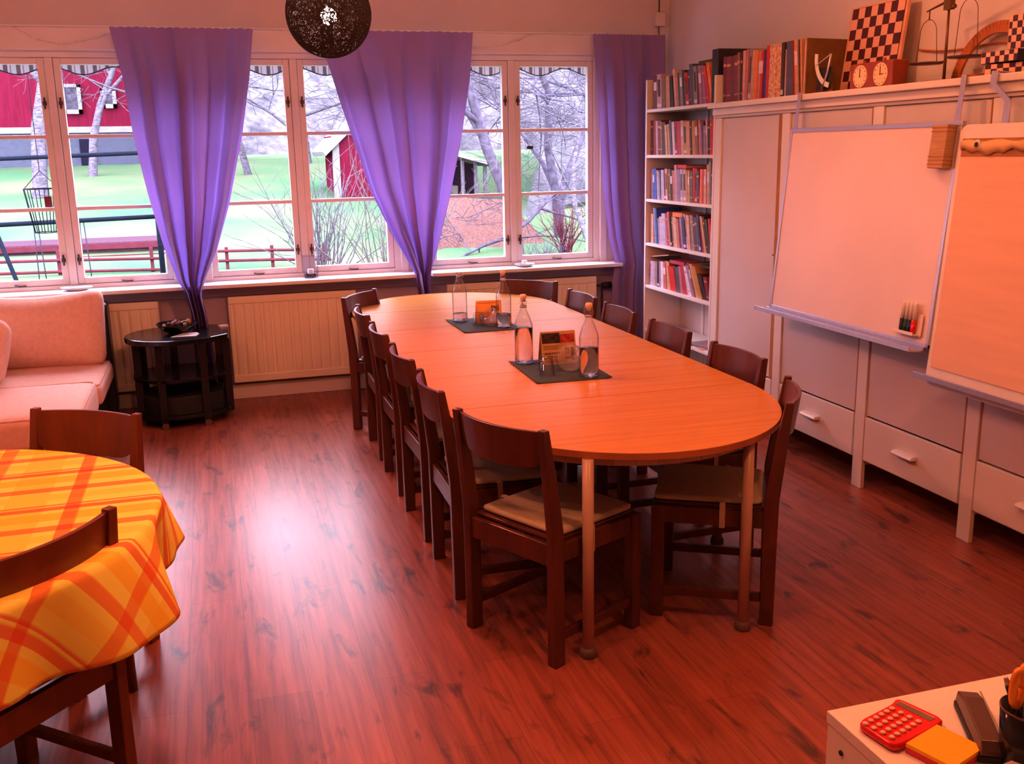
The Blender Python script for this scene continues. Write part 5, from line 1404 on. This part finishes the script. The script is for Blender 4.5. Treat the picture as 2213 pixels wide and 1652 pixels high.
# trees
def tree(x, y, z, h, r, key, seed, depth, lab, lean=(0, 0), spread=.55, name='bare_tree', first=.35, nb=3, minr=.0045, droop=0.0, curl=.16):
    rnd = random.Random(seed); t = thing(name, lab, 'tree', (x, y, z), group='bare trees outside the windows')
    bt = MB(); bb = MB()
    def branch(p, d, L, r, lv, mb):
        n = 5 if lv < 3 else 3
        pts = [p]; rs = [r]; q = p.copy(); dd = d.copy()
        for i in range(n):
            dd = (dd + Vector((rnd.gauss(0, curl), rnd.gauss(0, curl), rnd.gauss(0, curl * .6) - droop * lv * .1))).normalized()
            q = q + dd * (L / n); pts.append(q.copy()); rs.append(max(minr, r * (1 - .62 * (i + 1) / n)))
        mb.tube(pts, rs, key, 6 if lv < 2 else (4 if lv < 4 else 3), cap=False)
        if lv >= depth: return
        for k in range(nb + (1 if lv > 0 else 2)):
            f = rnd.uniform(first if lv == 0 else .25, 1.0); i = min(n - 1, int(f * n)); s = f * n - i
            pp = pts[i].lerp(pts[i + 1], s)
            side = Vector((rnd.gauss(0, 1), rnd.gauss(0, .7), rnd.gauss(.15, .5))).normalized()
            nd = (dd * (1 - spread) + side * spread).normalized()
            branch(pp, nd, L * rnd.uniform(.45, .72), rs[i] * .55, lv + 1, bb)
    branch(Vector((0, 0, -.15)), Vector((lean[0], lean[1], 1)).normalized(), h, r, 0, bt)
    bt.build('trunk', t); bb.build('branches', t)
    return t
tree(-3.76, 26, .88, 8.5, .19, 'bark', 3, 4, 'pale trunked tree on the lawn seen through the left pane of the left window', (.03, 0), .6, first=.3)
tree(-3.0, 30.5, 1.3, 5.5, .13, 'bark', 8, 4, 'bare tree in front of the red house between its two windows', (.02, 0), .6, first=.3)
tree(4.95, 16, -.1, 5.2, .115, 'bark2', 5, 5, 'dark forked tree behind the right window', (-.05, .1), .62, first=.4, curl=.09)
tree(6.2, 17.5, .05, 4.6, .10, 'bark2', 15, 5, 'slender bare tree in the right pane of the right window', (-.10, 0), .66, first=.15)
tree(5.6, 14.2, -.15, 3.2, .05, 'bark', 25, 4, 'thin bare sapling low in the right window', (.15, 0), .7, first=.05)
tree(1.2, 30, 1.2, 6.0, .12, 'bark', 35, 5, 'bare tree high on the slope seen through the left half of the middle window', (.05, 0), .65, first=.1)
tree(3.2, 33, 1.5, 6.5, .12, 'bark', 45, 5, 'bare tree on the slope behind the red shed', (-.05, 0), .65, first=.1)
tree(6.55, 18.8, .1, 5.5, .09, 'bark2', 55, 5, 'bare tree at the edge of the grey thicket outside the right window', (-.05, 0), .65, first=.15)
def shrub(x, y, z, h, w, key, seed, lab):
    rnd = random.Random(seed); b = MB()
    for i in range(46):
        d = Vector((rnd.gauss(0, w), rnd.gauss(0, w * .6), 1)).normalized(); p = Vector((rnd.uniform(-.08, .08), rnd.uniform(-.08, .08), 0)); pts = [p.copy()]; q = p.copy(); L = h * rnd.uniform(.5, 1)
        for k in range(5):
            d = (d + Vector((rnd.gauss(0, .14), rnd.gauss(0, .14), rnd.gauss(0, .08)))).normalized(); q = q + d * L / 5; pts.append(q.copy())
            if k > 1:
                e = (d + Vector((rnd.gauss(0, .6), rnd.gauss(0, .6), rnd.gauss(.1, .3)))).normalized(); b.tube([q, q + e * L * .16, q + e * L * .28 + Vector((0, 0, .02))], [.004, .003, .002], key, 3, cap=False)
        b.tube(pts, [.010, .008, .007, .006, .004, .002], key, 4, cap=False)
    t = thing('bare_shrub', lab, 'shrub', (x, y, z), group='bare shrubs on the lawn'); b.build('stems', t)
shrub(1.95, 11.6, -.2, 2.1, .30, 'twig', 1, 'pale bare shrub close outside the right half of the middle window')
shrub(1.35, 13.0, -.15, 1.9, .34, 'bark', 2, 'thin bare shrub left of the pale one outside the middle window')
shrub(5.6, 15.6, -.08, .9, .30, 'rail', 3, 'low reddish shrub low in the right window')
shrub(4.6, 13.6, -.15, .6, .5, 'bark2', 4, 'dark low shrub at the bottom of the right window')

# awning edges outside each window
for i, c in enumerate(WC):
    b = MB(); top = []; bot = []; tr = []
    n = 64
    for k in range(n + 1):
        x = -.74 + 1.48 * k / n
        zb = 2.252 - .026 * math.cos(2 * PI * (x + c + 1.12) / .40)
        top.append(Vector((x, 0, 2.40))); bot.append(Vector((x, 0, zb))); tr.append((x, -.004, zb))
    b.loft([top, bot], 'valance', cap=False, closed=False, smooth=False)
    lab = ['left', 'middle', 'right'][i]
    t = thing('awning_valance', f'striped scalloped awning edge outside the {lab} window', 'awning', (c, 7.46, 0), group='striped awning edges')
    b.build('cloth', t); MB().tube(tr, .004, 'blackm', 5).build('trim_cord', t)
    MB().box(-.75, .75, -.01, .05, 2.38, 2.44, 'owhite').build('rail', t)

# ================================================================== light
w = bpy.data.worlds.new('overcast'); sc.world = w; w.use_nodes = True
nt = w.node_tree; bg = nt.nodes['Background']
tc = nt.nodes.new('ShaderNodeTexCoord'); sp = nt.nodes.new('ShaderNodeSeparateXYZ'); cr = nt.nodes.new('ShaderNodeValToRGB')
nt.links.new(tc.outputs['Generated'], sp.inputs[0]); nt.links.new(sp.outputs[2], cr.inputs[0]); nt.links.new(cr.outputs[0], bg.inputs[0])
cr.color_ramp.elements[0].color = (.92, .84, 1.0, 1); cr.color_ramp.elements[1].color = (.88, .82, 1.0, 1)
bg.inputs[1].default_value = 21.0

def lamp(name, kind, loc, energy, col, size=.1, rot=None, **k):
    l = bpy.data.lights.new(name, kind); l.energy = energy; l.color = col
    if kind == 'AREA':
        l.shape = 'RECTANGLE'; l.size = size[0]; l.size_y = size[1]
    else: l.shadow_soft_size = size
    o = bpy.data.objects.new(name, l); COL.objects.link(o); o.location = loc
    if rot: o.rotation_euler = rot
    for a, v in k.items(): setattr(l, a, v)
    return o
WARM = (1.0, .35, .205)
for i, c in enumerate(WC):
    o = lamp('window_portal', 'AREA', (c, WY + .30, 1.59), 1, (1, 1, 1), (1.36, 1.5), (R(90), 0, 0)); o.data.cycles.is_portal = True
    o.rotation_euler = (R(-90), 0, 0)
o = lamp('pendant_light', 'SPOT', (.55, 4.43, 2.055), 80, (1.0, .31, .205), .06); o.data.spot_size = R(176); o.data.spot_blend = .25
lamp('pendant_light', 'POINT', (2.1, 4.1, 2.72), 26, (1.0, .40, .18), .05)
lamp('pendant_light', 'POINT', (1.6, 1.7, 2.6), 48, (1.0, .36, .14), .05)
lamp('pendant_light', 'POINT', (.1, 2.3, 2.62), 60, (1.0, .36, .19), .05)
lamp('pendant_light', 'POINT', (-1.2, 3.9, 2.6), 32, (1.0, .31, .205), .05)

# ================================================================== camera
cam = bpy.data.cameras.new('camera'); co = bpy.data.objects.new('camera', cam); COL.objects.link(co); sc.camera = co
cam.sensor_fit = 'HORIZONTAL'; cam.sensor_width = 36; cam.lens = 2150 / 2213 * 36; cam.clip_start = .05; cam.clip_end = 300
y_, p_, r_ = 0.289216, 0.228812, -0.019714
f_ = Vector((math.sin(y_) * math.cos(p_), math.cos(y_) * math.cos(p_), -math.sin(p_)))
rt_ = Vector((math.cos(y_), -math.sin(y_), 0)); up_ = rt_.cross(f_)
rt2 = rt_ * math.cos(r_) + up_ * math.sin(r_); up2 = -rt_ * math.sin(r_) + up_ * math.cos(r_)
mw = Matrix((rt2, up2, -f_)).transposed().to_4x4(); mw.translation = (0, 0, 1.68)
co.matrix_world = mw
sc.view_settings.view_transform = 'Standard'; sc.view_settings.look = 'None'; sc.view_settings.exposure = 0.08; sc.view_settings.gamma = 0.83
sc.cycles.use_denoising = True; sc.cycles.max_bounces = 10; sc.cycles.transparent_max_bounces = 16; sc.cycles.caustics_reflective = False; sc.cycles.caustics_refractive = False
sc.cycles.sample_clamp_indirect = 6.0
